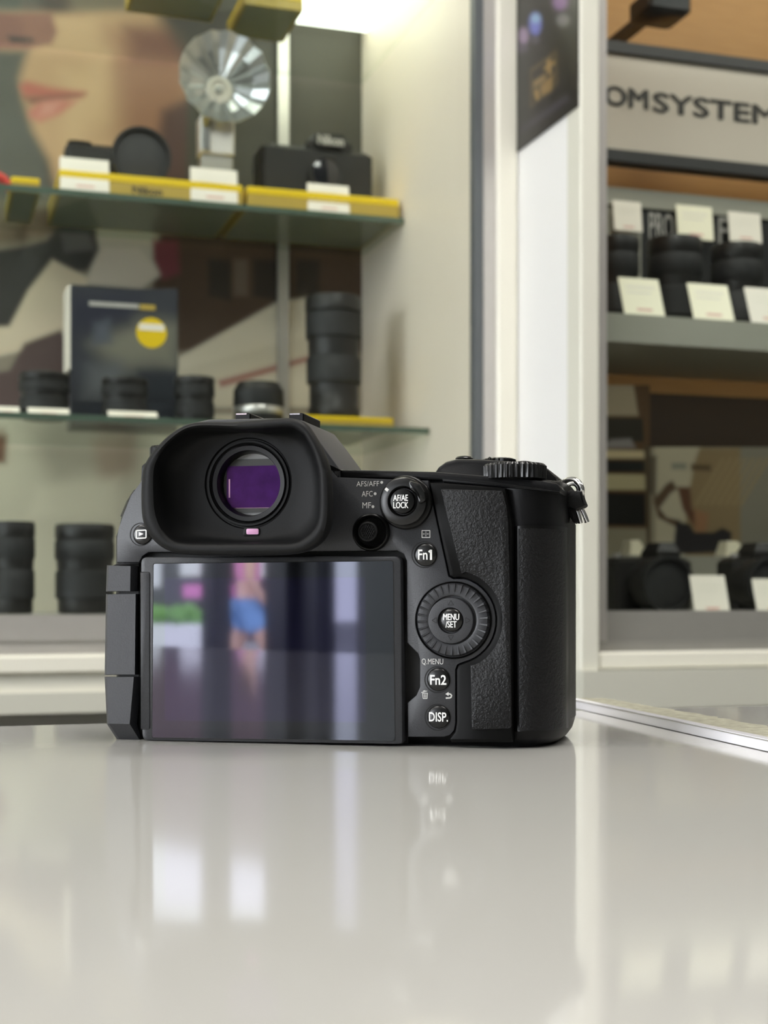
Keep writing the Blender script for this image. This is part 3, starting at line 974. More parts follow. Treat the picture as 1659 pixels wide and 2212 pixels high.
# stepped ledge for the rear row
VLED = 1.70
zl1, zl0 = zsh(404, VLED), zsh(443, VLED)
rcb(MB().box(UP + 0.020, UE, VLED, VW, zl0, zl1)).build('ledge', M['shelf_grey'], rc)
zp0 = zsh(540, VLED)
uprl = room(1385, 480, VLED + 0.004)[0]
rcb(MB().box(UP + 0.020, uprl, VLED + 0.004, VLED + 0.012, ZS1, zl0)).build('ledge_riser', M['shelf_grey'], rc)
rcb(MB().box(uprl, UE, VLED + 0.004, VLED + 0.012, ZS1, zl0)).build('black_strip', M['black'], rc)
sp = []
pt0, pt1 = room(1402, 515, VLED + 0.003), room(1455, 462, VLED + 0.003)
text_obj('PRO', 'strip_lettering', M['pale_letter'], (pt0[0] - UP, pt1[0] - UP, pt0[2], pt1[2]), rc, lambda x, z, d: (x, VLED + 0.003 - VR, z), bold=0.01)
pt0, pt1 = room(1552, 528, VLED + 0.003), room(1640, 476, VLED + 0.003)
text_obj('FRA', 'strip_lettering', M['pale_letter'], (pt0[0] - UP, pt1[0] - UP, pt0[2], pt1[2]), rc, lambda x, z, d: (x, VLED + 0.003 - VR, z), bold=0.01)

# sign
VS = 1.68
sg = thing('brand_sign', 'grey sign panel lettered in black between dark strips', 'sign', (UP + 0.02, VS, zsh(350, VS)))
z1s, z2s, z3s, z4s = zsh(350, VS), zsh(325, VS), zsh(116, VS), zsh(92, VS)
MB().box(0.0, UE - UP - 0.03, 0, 0.02, z2s - z1s, z3s - z1s).build('sign_face', M['sign'], sg)
MB().box(0.0, UE - UP - 0.03, -0.006, 0.02, 0, z2s - z1s).build('lower_strip', M['black_trim'], sg)
MB().box(0.0, UE - UP - 0.03, -0.006, 0.02, z3s - z1s, z4s - z1s).build('upper_strip', M['black_trim'], sg)


def sign_text(s, pa, pb):
    a_, b_ = room(*pa, VS), room(*pb, VS)
    u0 = UP + 0.02
    text_obj(s, 'lettering', M['sign_letter'], (a_[0] - u0, b_[0] - u0, a_[2] - z1s, b_[2] - z1s), sg, lambda x, z, d: (x, -0.001, z), fat=0.0018)


sl0, sl1 = room(1305, 238, VS), room(1398, 192, VS)
sign_text('OM', (1306, 226), (1398, 196))
sign_text('SYSTEM', (1411, 241), (1676, 232))

# wooden canopy things above the sign: a dark spot lamp body
q = room(1447, 22, 1.66)
sl = thing('spot_lamp', 'dark spot lamp fixed above the grey lettered sign', 'lamp', (q[0], 1.66, q[2]))
MB().bbox(-0.03, 0.034, 0, 0.06, -0.002, 0.03, 0.006).build('lamp_body', M['black'], sl)
MB().box(-0.008, 0.008, 0.02, 0.198, 0.01, 0.022).build('bracket', M['black'], sl)
rcb(MB().box(UG + 0.05, UE - 0.1, 1.49, 1.57, zsh(-180, 1.5), zsh(-170, 1.5))).build('lamp_panel', M['lamp_cab'], rc)

zsr = ZS1 - EYE


def rlens(label, px, v, top_py, wpx, z=None):
    zz = zsr + 0.0003 if z is None else z
    return lens_on(label, px, v, zz, wpx, top_py)


rlens('black lens on the grey shelf beside the aluminium stile', 1356, 1.575, 505, 94)
rlens('black lens on the grey shelf behind the second front card', 1487, 1.575, 505, 120)
rlens('black lens on the grey shelf at the photo right edge', 1622, 1.58, 520, 112)
price_card('cream price card on the grey shelf beside the aluminium stile', 1345, 1443, 594, base_row(1395, 1.503, zsr), 1.503, 0.35, True)
price_card('cream price card on the grey shelf, middle of its row', 1494, 1594, 607, base_row(1545, 1.503, zsr), 1.503, 0.35, True)
price_card('pinkish price card on the grey shelf at the photo right edge', 1618, 1715, 616, base_row(1665, 1.503, zsr), 1.503, 0.35)
# cards hanging from the ledge above the rear row
for px0, px1, py0, py1, lab, wm in ((1324, 1392, 432, 500, 'pale card on the ledge nearest the aluminium stile', False),
                                    (1460, 1548, 442, 518, 'cream card on the black strip covering its lettering', True),
                                    (1572, 1652, 457, 524, 'pinkish card on the black strip at the photo right', False)):
    price_card(lab, px0, px1, py0, py1, VLED - 0.012, 0.12, wm)

# lower compartment: boards painted with the shop's reflection in the glass door
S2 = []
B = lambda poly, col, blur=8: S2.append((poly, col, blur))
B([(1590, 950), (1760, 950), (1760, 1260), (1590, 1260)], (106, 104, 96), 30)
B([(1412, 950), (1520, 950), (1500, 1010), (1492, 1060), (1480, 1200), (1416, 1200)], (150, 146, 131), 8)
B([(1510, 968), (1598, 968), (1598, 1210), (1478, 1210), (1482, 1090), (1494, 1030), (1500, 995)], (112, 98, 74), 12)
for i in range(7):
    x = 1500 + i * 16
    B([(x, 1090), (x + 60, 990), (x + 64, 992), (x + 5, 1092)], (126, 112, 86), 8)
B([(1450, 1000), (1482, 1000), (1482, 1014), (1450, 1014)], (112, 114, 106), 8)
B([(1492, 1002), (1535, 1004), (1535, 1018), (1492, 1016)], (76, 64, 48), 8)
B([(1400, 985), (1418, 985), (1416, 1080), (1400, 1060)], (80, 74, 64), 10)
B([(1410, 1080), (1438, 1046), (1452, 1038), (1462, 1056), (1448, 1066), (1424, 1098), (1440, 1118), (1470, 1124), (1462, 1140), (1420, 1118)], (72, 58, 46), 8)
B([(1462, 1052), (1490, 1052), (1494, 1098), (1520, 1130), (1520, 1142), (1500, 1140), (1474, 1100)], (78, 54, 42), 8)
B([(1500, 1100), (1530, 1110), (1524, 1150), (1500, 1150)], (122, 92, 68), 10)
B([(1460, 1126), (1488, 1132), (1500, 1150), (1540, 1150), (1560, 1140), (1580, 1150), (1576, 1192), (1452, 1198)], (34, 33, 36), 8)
bo = picture('reflection_board', (1404, 1740, 966, 1215), lambda a, b: room(a, b, 1.80), (118, 112, 98), S2, M['print'], 2.5, 120, 90)
tag(bo, 'board painted with a tan shop reflection behind the lower cabinet items', 'painted reflection')
S3 = []  # narrow board: reflection of another shelf painted in its colours
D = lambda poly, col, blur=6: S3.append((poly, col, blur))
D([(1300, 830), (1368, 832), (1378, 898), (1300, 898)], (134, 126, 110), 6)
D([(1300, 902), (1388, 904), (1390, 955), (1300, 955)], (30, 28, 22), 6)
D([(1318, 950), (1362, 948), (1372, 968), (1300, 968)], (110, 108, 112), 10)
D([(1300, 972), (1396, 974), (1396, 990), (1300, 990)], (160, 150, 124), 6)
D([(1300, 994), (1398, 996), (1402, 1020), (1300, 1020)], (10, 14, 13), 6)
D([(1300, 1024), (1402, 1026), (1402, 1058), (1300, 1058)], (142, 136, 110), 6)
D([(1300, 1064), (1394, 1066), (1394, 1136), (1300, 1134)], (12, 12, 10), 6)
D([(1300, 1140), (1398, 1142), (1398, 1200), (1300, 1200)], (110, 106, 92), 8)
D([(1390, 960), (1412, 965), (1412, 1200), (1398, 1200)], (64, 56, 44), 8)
b2 = picture('reflection_board', (1310, 1403, 832, 1215), lambda a, b: room(a, b, 1.79), (70, 52, 34), S3, M['print'], 2.5, 50, 150)
tag(b2, 'narrow board painted with reflected black blocks beside the aluminium stile', 'painted reflection')

zd = zq(1330) - EYE
shelf_camera('black camera with a large capped lens on the cabinet deck', 1330, 1498, 1205, zd, 1.60, 1446, 1262, 61, 0.05, 0.06, (1420, 1474, 1172), front=M['lens_ring'], cap=True)
shelf_camera('black camera cut off by the photo right edge on the deck', 1588, 1740, 1205, zd, 1.60, 1668, 1262, 58, 0.05, 0.06, (1630, 1690, 1172), front=M['lens_ring'], cap=True)
price_card('white price card between the two cameras on the cabinet deck', 1498, 1584, 1242, base_row(1540, 1.51, zd), 1.51, 0.3)
price_card('white price card before the camera at the right edge of the deck', 1632, 1718, 1250, base_row(1670, 1.51, zd), 1.51, 0.3)
# rear plinth with small cream blocks on it
pr = MB().box(UP + 0.022, UE - 0.02, 1.70, 1.78, zd + EYE + 0.0003, room(1450, 1200, 1.70)[2])
ritem('display_plinth', pr, M['shelf_grey'], 'low grey plinth behind the cameras on the cabinet deck', 'display stand')
zpl = room(1450, 1200, 1.70)[2]
for px, lab, sz in ((1381, 'cream block on the grey plinth near the aluminium stile', 44), (1592, 'cream block on the grey plinth below the tan painted reflection', 56)):
    q = room(px, 1198, 1.72)
    s = mpp(px, 1.72)
    t = MB()
    w_, h_ = sz / 2 * s, 34 * s
    t.loft([[(q[0] - w_, 1.72, zpl + 0.0003), (q[0] + w_, 1.72, zpl + 0.0003), (q[0] + w_, 1.75, zpl + 0.0003), (q[0] - w_, 1.75, zpl + 0.0003)],
            [(q[0] - w_ * .7, 1.725, zpl + h_), (q[0] + w_ * .25, 1.725, zpl + h_), (q[0] + w_ * .25, 1.745, zpl + h_), (q[0] - w_ * .7, 1.745, zpl + h_)]], True, True)
    ritem('display_block', t, M['card_warm'], lab, 'display block', 'cream blocks on the plinth')

# dark poster on the white end panel
def panel_pt(px, py):
    k = (px - CX) / F
    # on the plane u = UP - 0.0015
    u = UP - 0.0015
    # X = u CP - v SP ; Y = u SP + v CP ; X = k Y
    v = u * (CP - k * SP) / (k * CP + SP)
    Y = u * SP + v * CP
    return (u, v, EYE + (YH - py) / F * Y)


near, far = panel_pt(1249, 240), panel_pt(1107, 327)
zbot = (near[2] + far[2]) / 2
ztop = zbot + 0.35
S4 = []
E = lambda poly, col, blur=10: S4.append((poly, col, blur))
E([(1080, -200), (1150, -200), (1135, 350), (1080, 350)], (58, 57, 55), 60)
E(ell(1157, 52, 13, 24), (112, 118, 190), 14)
E(ell(1158, 40, 10, 10), (140, 170, 200), 12)
E(ell(1132, 78, 10, 18), (150, 130, 155), 14)
E(ell(1128, 104, 14, 10), (84, 76, 88), 12)
E(ell(1157, 86, 10, 9), (72, 66, 76), 10)
E(ell(1211, 6, 16, 16), (122, 88, 132), 16)
E(ell(1217, 44, 14, 13), (112, 108, 108), 14)
E([(1146, 150), (1204, 108), (1206, 182), (1146, 234)], (84, 70, 46), 6)
E([(1150, 156), (1200, 118), (1201, 178), (1150, 226)], (44, 38, 32), 6)
E([(1153, 176), (1180, 158), (1180, 172), (1153, 192)], (130, 108, 70), 6)
E([(1154, 198), (1164, 190), (1166, 214), (1158, 216)], (150, 122, 70), 6)
E([(1168, 186), (1196, 160), (1192, 196), (1170, 208)], (138, 112, 68), 10)
E([(1182, 132), (1190, 126), (1192, 158), (1184, 160)], (150, 122, 74), 6)
E([(1176, 146), (1200, 130), (1200, 137), (1176, 153)], (150, 122, 74), 6)
E([(1126, 274), (1228, 204), (1230, 218), (1128, 288)], (60, 55, 62), 12)


def pp(a, b):
    # artwork grid -> panel: column a follows the panel's depth, row b its height measured at that column
    p = panel_pt(a, b)
    return p


def poster_grid():
    nx, ny = 50, 110
    vs, P = [], []
    for j in range(ny):
        for i in range(nx):
            v = near[1] + (far[1] - near[1]) * i / (nx - 1)
            z = zbot + (ztop - zbot) * j / (ny - 1)
            X, Y, _ = world_of(near[0], v, z)
            vs.append((near[0], v, z))
            P.append((CX + F * X / Y, YH - (z - EYE) * F / Y))
    return nx, ny, vs, np.array(P)


nx, ny, vs, P = poster_grid()
Cc = np.tile(np.array(lin(34, 30, 27)[:3]), (len(P), 1))
for poly, col, blur in S4:
    a = np.clip(0.5 - seg_dist(P, poly) / blur, 0, 1)[:, None]
    a = a * a * (3 - 2 * a)
    Cc = Cc * (1 - a) + np.array(lin(*col)[:3]) * a
me = bpy.data.meshes.new('dark_poster')
me.from_pydata(vs, [], [(j * nx + i, j * nx + i + 1, (j + 1) * nx + i + 1, (j + 1) * nx + i) for j in range(ny - 1) for i in range(nx - 1)])
at = me.attributes.new('print', 'FLOAT_COLOR', 'POINT')
at.data.foreach_set('color', np.concatenate([Cc * 0.9, np.ones((len(Cc), 1))], 1).astype(np.float32).ravel())
me.materials.append(M['poster_gloss'])
dp = bpy.data.objects.new('dark_poster', me)
COL.objects.link(dp)
dp.rotation_euler = (0, 0, PSI)
md = dp.modifiers.new('thickness', 'SOLIDIFY')
md.thickness = 0.0012
md.offset = 0
tag(dp, 'black poster with a gold square emblem on the white end panel', 'poster')

# ------------------------------------------------------------------ acrylic sheet on the counter, right
def on_table(px, py, z=0.0):
    Y = (0.0439 - z) * F / (py - YH)
    return ((px - CX) / F * Y, Y, TABLE_Z + z)


TZ = 0.0036
fr = [on_table(1225, 1527), on_table(1300, 1540), on_table(1480, 1581), on_table(1700, 1634)]
back = [on_table(1225, 1505, TZ), on_table(1340, 1508, TZ), on_table(1480, 1532, TZ), on_table(1700, 1575, TZ)]
ss = bpy.data.objects.new('acrylic_sheet', None)
COL.objects.link(ss)
ss.location = (fr[2][0], fr[2][1], TABLE_Z)
tag(ss, 'clear edged sheet with a torn grey backing on the counter', 'sheet')
o_ = Vector(ss.location)
dirv = (Vector(fr[3]) - Vector(fr[0])).normalized()
nrm = Vector((-dirv.y, dirv.x, 0))
e0, e1 = Vector(fr[0]) - dirv * 0.0, Vector(fr[3]) + dirv * 0.1
mb = MB()
wd = 0.0035
for (h0, h1) in ((0.0002, TZ),):
    q = [e0, e1, e1 + nrm * wd, e0 + nrm * wd]
    mb.loft([[tuple(p - o_ + Vector((0, 0, h0))) for p in q], [tuple(p - o_ + Vector((0, 0, h1))) for p in q]], True, True)
mb.build('clear_edge', M['clear_edge'], ss)
mb = MB()
rng = random.Random(7)
N = 60
fl_, bk = [], []
for i in range(N + 1):
    t = i / N
    p = e0.lerp(e1, t) + nrm * (wd + 0.0001)
    w_ = 0.0125 + 0.010 * t + rng.uniform(-0.0013, 0.0013)
    fl_.append(p - o_)
    bk.append(p + nrm * w_ - o_)
for i in range(N):
    a_, b_, c_, d_ = fl_[i], fl_[i + 1], bk[i + 1], bk[i]
    vs_ = [tuple(v + Vector((0, 0, h))) for h in (0.0002, TZ * 0.95) for v in (a_, b_, c_, d_)]
    mb.add(vs_, [(0, 3, 2, 1), (4, 5, 6, 7), (3, 7, 6, 2)])
mb.build('torn_backing', M['card_board'], ss)
mb = MB()
q = [e0, e1, e1 - nrm * 0.0002, e0 - nrm * 0.0002]
mb.loft([[tuple(p - o_ + Vector((0, 0, TZ * 0.86))) for p in q], [tuple(p - o_ + Vector((0, 0, TZ * 0.93))) for p in q]], True, True)
mb.build('edge_line', M['dark_alu'], ss)

# ================================================================== the photographed camera
cm = bpy.data.objects.new('mirrorless_camera', None)
COL.objects.link(cm)
cm.location = (OX, OY, TABLE_Z)
cm.rotation_euler = (0, 0, -TH)
tag(cm, 'black mirrorless camera seen from behind, standing on the pale counter', 'camera')


def mm(v):
    return v / 1000.0


# --- body shell: stacked cross sections
def section(xl, top, z, k):
    """closed loop (px, n) at height z; k = inset factor at the rounded bottom"""
    pts = [(xl, -7), (xl + 3, -4.5), (xl + 10, -3.2), (600, -3), (1085, -3), (1108, -2.2), (1125, -1.7), (1150, -2.4), (1178, -5),
           (1200, -9), (1216, -14), (1228, -21), (1236, -30), (1241, -40), (1243, -48), (1238, -56), (1225, -60), (1190, -61),
           (1150, -58), (1125, -48), (1110, -36), (1000, -34), (700, -34), (xl + 60, -33), (xl + 50, -30)]
    out = []
    cx_, cn = lx(760, -30), -30.0
    for px, n in pts:
        x = lx(px, n)
        hw = 0.07
        dx_ = (x - cx_)
        x2 = cx_ + math.copysign(max(0, abs(dx_) - mm(k)), dx_)
        n2 = cn + (n - cn) * (1 - k / 31.0 * 0.8)
        out.append((x2, -mm(n2), z))
    return out


def left_px(z):
    tab = [(0, 262), (4, 256), (10, 252), (54, 250), (63, 251), (66, 258), (72, 266), (76, 280), (79, 298), (84, 306)]
    zz = z * 1000
    for (a, xa), (b, xb) in zip(tab, tab[1:]):
        if a <= zz <= b:
            return xa + (xb - xa) * (zz - a) / (b - a)
    return tab[-1][1]


loops = []
for z, k in ((0.0, 5.0), (0.6, 3.2), (1.6, 1.8), (3.0, 0.8), (5.0, 0.2), (7, 0), (20, 0), (40, 0), (54, 0), (63, 0), (66, 0), (70, 0), (74, 0.0), (77.4, 0.0), (78.2, 0.6)):
    loops.append(section(left_px(mm(z)), 0, mm(z), k))
MB().loft(loops, True, True).build('body_shell', M['shell'], cm, 50)

# --- top plate
mb = MB()
plate(mb, [(640, 1034), (640, 1013), (730, 1014), (938, 1019), (1050, 1028), (1150, 1036), (1204, 1044, 1.5), (1212, 1056, 1), (1210, 1064), (1090, 1053), (957, 1042), (955, 1037), (800, 1032)], -46, -1.4, 0.4, 0.5)
mb.build('top_plate', M['shell'], cm, 40)
mb = MB()
plate(mb, [(936, 1024), (946, 1009, 1), (962, 997, 2), (985, 991, 2), (1030, 991, 4), (1100, 996, 4), (1150, 1000, 4), (1182, 1011, 4), (1202, 1030, 2), (1206, 1046), (936, 1046)], -52, -17, 0.6, 1.2)
mb.build('shutter_hump', M['shell'], cm, 40)
# buttons on top
for px, py, r, h in ((1003, 989, 20, 5), (1131, 1000, 22, 5)):
    c = L(px, py, -34)
    MB().lathe([(r * .92 / 7000, -mm(1.2)), (r / 7000, mm(-0.2)), (r * .8 / 7000, mm(0.35)), (r * .3 / 7000, mm(0.6))], (c[0], c[1], c[2]), 'z', 32).build('top_button', M['button'], cm, 50)
c = L(1078, 996, -30)
MB().lathe([(mm(5), -mm(2)), (mm(5), mm(0.4)), (mm(4), mm(0.8))], c, 'z', 60, rad=lambda a, r: 1 + .06 * math.sin(20 * a)).build('front_dial', M['gloss'], cm, 30)
mb = MB()
for i in range(5):
    q = L(1058 + i * 10, 990 + i * 2.2, -26)
    mb.lathe([(mm(.55), -mm(1.2)), (mm(.55), mm(0.1)), (mm(.2), mm(0.45))], q, 'z', 10)
mb.build('dial_ridge', M['gloss'], cm, 50)
# rear command dial, vertical axis
c0, c1 = L(1112, 1038, -7.5), L(1112, 1003, -7.5)
hd = c1[2] - c0[2]
rd = mm(9.15)
MB().lathe([(rd * .93, 0), (rd, mm(.3)), (rd, hd - mm(.7)), (rd * .94, hd), (rd * .3, hd + mm(.2))], c0, 'z', 216,
           rad=lambda a, r: 1 + (0.028 * max(-1, min(1, 2.2 * math.sin(36 * a))) if r > 0.0088 else 0)).build('rear_dial', M['button'], cm, 35)

# --- viewfinder hump and hot shoe
mb = MB()
plate(mb, [(326, 1030), (332, 985, 3), (395, 918, 3), (450, 906, 3), (600, 903, 3), (655, 908, 2), (688, 950), (736, 1016), (736, 1034), (326, 1034)], -36, -1, 0.5, 0.6)
mb.build('viewfinder_hump', M['body'], cm, 40)
mb = MB()
plate(mb, [(700, 1016), (706, 1000), (738, 1016)], -2, 0.2, 0.1, 0.1)
mb.build('diopter_dial', M['gloss'], cm, 40)
for px0, px1 in ((508, 541), (624, 656)):
    a_, b_ = L(px0, 905, -6), L(px1, 905, -6)
    top = L(px0, 892.5, -6)[2]
    mb = MB()
    mb.bbox(a_[0], b_[0], mm(6), mm(25), a_[2] - mm(.8), top, mm(.35))
    mb.build('hot_shoe_rail', M['chrome'] if False else M['lens_silver'] if px0 == 508 and False else M['gloss'], cm, 30)
    mb = MB().box(a_[0] + mm(.3), b_[0] - mm(1.2), mm(5.85), mm(6.4), top - mm(.55), top - mm(.12))
    mb.build('hot_shoe_contact', M['chrome'], cm, 0)
# left shoulder: drive dial
c = L(342, 985, -22)
MB().lathe([(mm(5.5), -mm(3)), (mm(5.5), mm(2.4)), (mm(5), mm(3))], (c[0] + mm(3), c[1], c[2]), 'z', 64, rad=lambda a, r: 1 + .02 * math.sin(26 * a)).build('drive_dial', M['gloss'], cm, 30)
mb = MB()
plate(mb, [(303, 1042), (305, 1006, 1), (330, 985), (360, 985), (360, 1042)], -30, -8, 0.5, 0.6)
mb.build('left_shoulder', M['shell'], cm, 40)
mb = MB()
plate(mb, [(259, 1116), (272, 1083), (279, 1083), (270, 1118)], -16, -9, 0.3, 0.3)
mb.build('strap_lug', M['gloss'], cm, 40)

# --- rear panel with the monitor's pocket cut out
arc = [(980 + 91 * math.cos(math.radians(a)), 1340 + 93 * math.sin(math.radians(a))) for a in range(78, -84, -9)]
rear = [(252, 1215), (300, 1215), (307, 1202), (320, 1193), (858, 1190), (872, 1197), (878, 1212), (879, 1388), (903, 1412), (907, 1424), (907, 1484), (899, 1502), (880, 1518),
        (881, 1592), (958, 1592), (972, 1588), (981, 1578), (984, 1562), (984, 1446), (988, 1436)] + arc + \
       [(978, 1250), (969, 1245), (944, 1130), (926, 1046), (925, 1038), (728, 1031), (715, 1010), (650, 1000), (330, 1000), (302, 1043), (282, 1070), (266, 1110), (256, 1140), (252, 1160)]
mb = MB()
plate(mb, rear, -3.2, 0.0, 0.0, 0.35)
rp = mb.build('rear_panel', M['body'], cm, 40)

for s, b in (('AFS/AFF', (770, 1039, 819, 1051)), ('AFC', (781.5, 1060.5, 805, 1073)), ('MF', (783, 1085, 801.5, 1098))):
    panel_text(s, b[0], b[1], b[2], b[3], 0.03, rp, M['print_silver'], 0.0)
panel_text('Q.MENU', 911, 1423, 957.5, 1437, 0.03, rp, M['print_silver'], 0.0)
mb = MB()
for px, py in ((824.5, 1042), (810.3, 1066.5), (805.5, 1094.5)):
    knob(mb, px, py, [(3.1, 0.0), (3.1, 0.06)], 20)
mb.build('index_dot', M['print_silver'], rp, 0)


def bars(mb, segs, n, w=1.3):
    """thin printed strokes [(x0,y0,x1,y1)] in px on the panel"""
    for x0, y0, x1, y1 in segs:
        a_, b_ = Vector(L(x0, y0, n)), Vector(L(x1, y1, n))
        d = (b_ - a_)
        t = Vector((-d.z, 0, d.x)).normalized() * (w / 7300 / 2)
        q = [a_ + t, a_ - t, b_ - t, b_ + t]
        up = Vector((0, -0.00005, 0))
        mb.loft([[tuple(p) for p in q], [tuple(p + up) for p in q]], True, True)
    return mb


mb = MB()
bars(mb, [(911, 1146, 929, 1146), (911, 1161, 929, 1161), (911.6, 1146, 911.6, 1161), (928.6, 1146, 928.6, 1161),
          (914, 1153.5, 917, 1153.5), (922.5, 1153.5, 926, 1153.5), (920, 1148.5, 920, 1150.5), (920, 1156, 920, 1158.5), (918.5, 1153.5, 921.5, 1153.5)], 0.02, 1.5)
mb.build('area_icon', M['print_silver'], rp, 0)
mb = MB()
bars(mb, [(910, 1496, 923, 1492.5), (914, 1492.8, 919, 1491.4), (913, 1497, 914, 1509), (923.5, 1497, 922.5, 1509), (914, 1509, 922.5, 1509), (913, 1497.3, 923.5, 1497.3), (916.5, 1499, 917, 1507.5), (920, 1499, 919.8, 1507.5)], 0.02, 1.4)
mb.build('bin_icon', M['print_silver'], rp, 0)
mb = MB()
bars(mb, [(967, 1499, 972, 1499), (972, 1499, 975, 1501), (975, 1501, 975.5, 1504), (975.5, 1504, 973, 1507.5), (973, 1507.5, 963, 1508)], 0.02, 3.0)
a_, b_, c_ = L(962, 1499.2, 0.06), L(969, 1494.5, 0.06), L(969, 1503.5, 0.06)
mb.add([a_, b_, c_], [(0, 1, 2)])
mb.build('return_icon', M['print_silver'], rp, 0)


mb = MB()
plate(mb, [(299, 1217), (306, 1200), (320, 1192), (858, 1189), (873, 1196), (879, 1212), (880, 1387), (904, 1411), (908, 1424), (908, 1484), (900, 1503), (881, 1519), (882, 1606), (299, 1600)], -3.3, -2.85, 0.0, 0.02)
mb.build('pocket_shade_plate', M['deep'], cm, 0)  # near-black sheet that paints the gap shadow around the monitor

# --- buttons with printed domes
def dome_button(name, px, py, r, label, tbox=None, bold=0.012, extra=None, n0=-0.6, n1=1.0):
    mb = MB()
    knob(mb, px, py, [(r * 1.12, -0.25), (r * 1.12, 0.06), (r * 1.04, 0.06), (r * 1.02, -0.5), (r * 0.9, -0.5)], 48)
    well = mb.build(name, M['deep'], cm, 40)
    mb = MB()
    knob(mb, px, py, [(r * .97, -0.5), (r * .97, 0.25), (r * .92, 0.55), (r * .75, 0.80), (r * .5, 0.93), (r * .25, 0.985), (r * .02, 1.0)], 48)
    cap = mb.build('cap', M['button'], well, 60)
    c = L(px, py, 1.0)
    s = (OY - c[0] * ST) / F
    if label:
        x0, y0, x1, y1 = tbox
        panel_text(label, x0, y0, x1, y1, 1.05, well, M['print_white'], bold, dome=(c[0], c[2], r * .97 * s, 0.26))
    return well


f1 = dome_button('function_button', 918, 1198, 26, 'Fn', (903, 1187, 923.5, 1209), 0.016)
mb = MB()
bars(mb, [(931, 1187.6, 931, 1209.5), (931.3, 1188.6, 926, 1192.6)], 1.0, 4.4)
mb.build('numeral', M['print_white'], f1, 0)
dome_button('function_button', 946, 1468, 26, 'Fn2', (929, 1458, 964, 1479), 0.020)
dome_button('display_button', 946.5, 1549, 26, 'DISP.', (926.5, 1539, 967.5, 1558.5), 0.016)
pb = dome_button('playback_button', 305.5, 1154.5, 22.5, None)
mb = MB()
bars(mb, [(295, 1146, 315, 1145), (295, 1163, 315, 1162), (294.5, 1146, 294.5, 1163), (315.5, 1145, 315.5, 1162)], 0.98, 2.6)
q = [L(300, 1149, 1.02), L(310, 1153.5, 1.02), L(300, 1158, 1.02)]
mb.add(q, [(0, 1, 2)])
mb.build('play_icon', M['print_white'], pb, 0)

# --- focus lever with the lock button
mb = MB()
knob(mb, 875, 1085, [(58, 0.0), (58, 1.2), (56, 1.8), (53, 2.0)], 64)
fb = mb.build('focus_lever', M['gloss'], cm, 40)
mb = MB()
knob(mb, 872, 1083.5, [(52, 1.9), (52, 3.6), (50.5, 4.2), (48, 4.4), (33, 4.5), (31, 4.2), (29.5, 4.0), (28.5, 3.0)], 64)
mb.build('lever_ring', M['button'], fb, 40)
mb = MB()
plate(mb, [(880, 1036), (906, 1044), (918, 1062), (921, 1082), (904, 1090), (899, 1068), (884, 1056)], 1.5, 6.2, 1.2, 0.9)
mb.build('lever_tab', M['button'], fb, 40)
mb = MB()
bars(mb, [(832.5, 1055, 838.5, 1060)], 4.42, 6.0)
mb.build('index_mark', M['print_white'], fb, 0)
mb = MB()
knob(mb, 868.4, 1082.5, [(26.5, 2.0), (26.5, 4.4), (25.5, 4.75), (22, 4.9), (2, 5.0)], 48)
lb = mb.build('lock_button', M['gloss'], cm, 40)
panel_text('AF/AE\nLOCK', 849.5, 1068.5, 882, 1098, 5.03, lb, M['print_white'], 0.0, fat=0.00005)

# --- joystick
mb = MB()
knob(mb, 803, 1150, [(41, 0.0), (41, 1.4), (39, 2.1), (36.5, 2.3), (34.5, 2.0), (31, 0.3), (28, 0.1)], 56)
js = mb.build('joystick', M['gloss'], cm, 40)
mb = MB()
knob(mb, 794, 1148, [(12, 0.1), (12, 2.4), (19, 3.0), (21.5, 3.8), (21, 4.6), (17.5, 4.8), (16, 4.55), (2, 4.6)], 48)
mb.build('stick_cap', M['rubber'], js, 40)
mb = MB()
for i in range(-3, 4):
    for j in range(-3, 4):
        x, y = 794 + i * 4.6 + (2.3 if j % 2 else 0), 1148 + j * 4.4
        if math.hypot(x - 794, y - 1148) < 14.5:
            knob(mb, x, y, [(1.9, 4.5), (1.6, 4.95), (0.4, 5.0)], 6)
mb.build('stick_grip', M['shell'], js, 0)

# --- control dial
def dialrad(a, r):
    return 1.0


mb = MB()
knob(mb, 980, 1339.5, [(84, -0.4), (84, 0.5), (82.5, 0.75), (81, 0.5), (80.5, -0.5)], 80)
dr = mb.build('dial_rim', M['gloss'], cm, 40)
mb = MB()
knob(mb, 978.5, 1339, [(79, -0.5), (79, 0.9), (76, 1.5), (58, 1.9), (53, 1.7), (52, 0.5), (40, 0.5)], 96)
cd = mb.build('control_dial', M['body'], cm, 40)
mb = MB()
cc = Vector(L(978.5, 1339, 1.9))
sc_ = (OY - cc.x * ST) / F
NT = 30
for i in range(NT):
    a = 2 * math.pi * (i + 0.3) / NT
    d = Vector((math.cos(a), 0, math.sin(a)))
    t = Vector((-math.sin(a), 0, math.cos(a)))
    w0, w1 = 2.6 * sc_, 3.4 * sc_
    r0, r1, r2 = 58 * sc_, 75.5 * sc_, 78.5 * sc_
    pr_ = []
    for r_, w_, up in ((r0, w0, mm(1.75)), (r1, w1, mm(2.1)), (r2, w1, mm(1.3))):
        p = Vector((cc.x, 0, cc.z)) + d * r_
        pr_.append([tuple(p + t * w_ + Vector((0, -up + mm(.9), 0))), tuple(p + t * w_ * .55 + Vector((0, -up - mm(.25), 0))),
                    tuple(p - t * w_ * .55 + Vector((0, -up - mm(.25), 0))), tuple(p - t * w_ + Vector((0, -up + mm(.9), 0)))])
    mb.loft(pr_, True, True)
mb.build('dial_rib', M['body'], cd, 40)
mb = MB()
knob(mb, 975, 1340.5, [(50, 0.4), (50, 2.0), (48.5, 2.35), (47, 2.4), (28.5, 2.4), (27.5, 2.2), (27.2, 1.0)], 72)
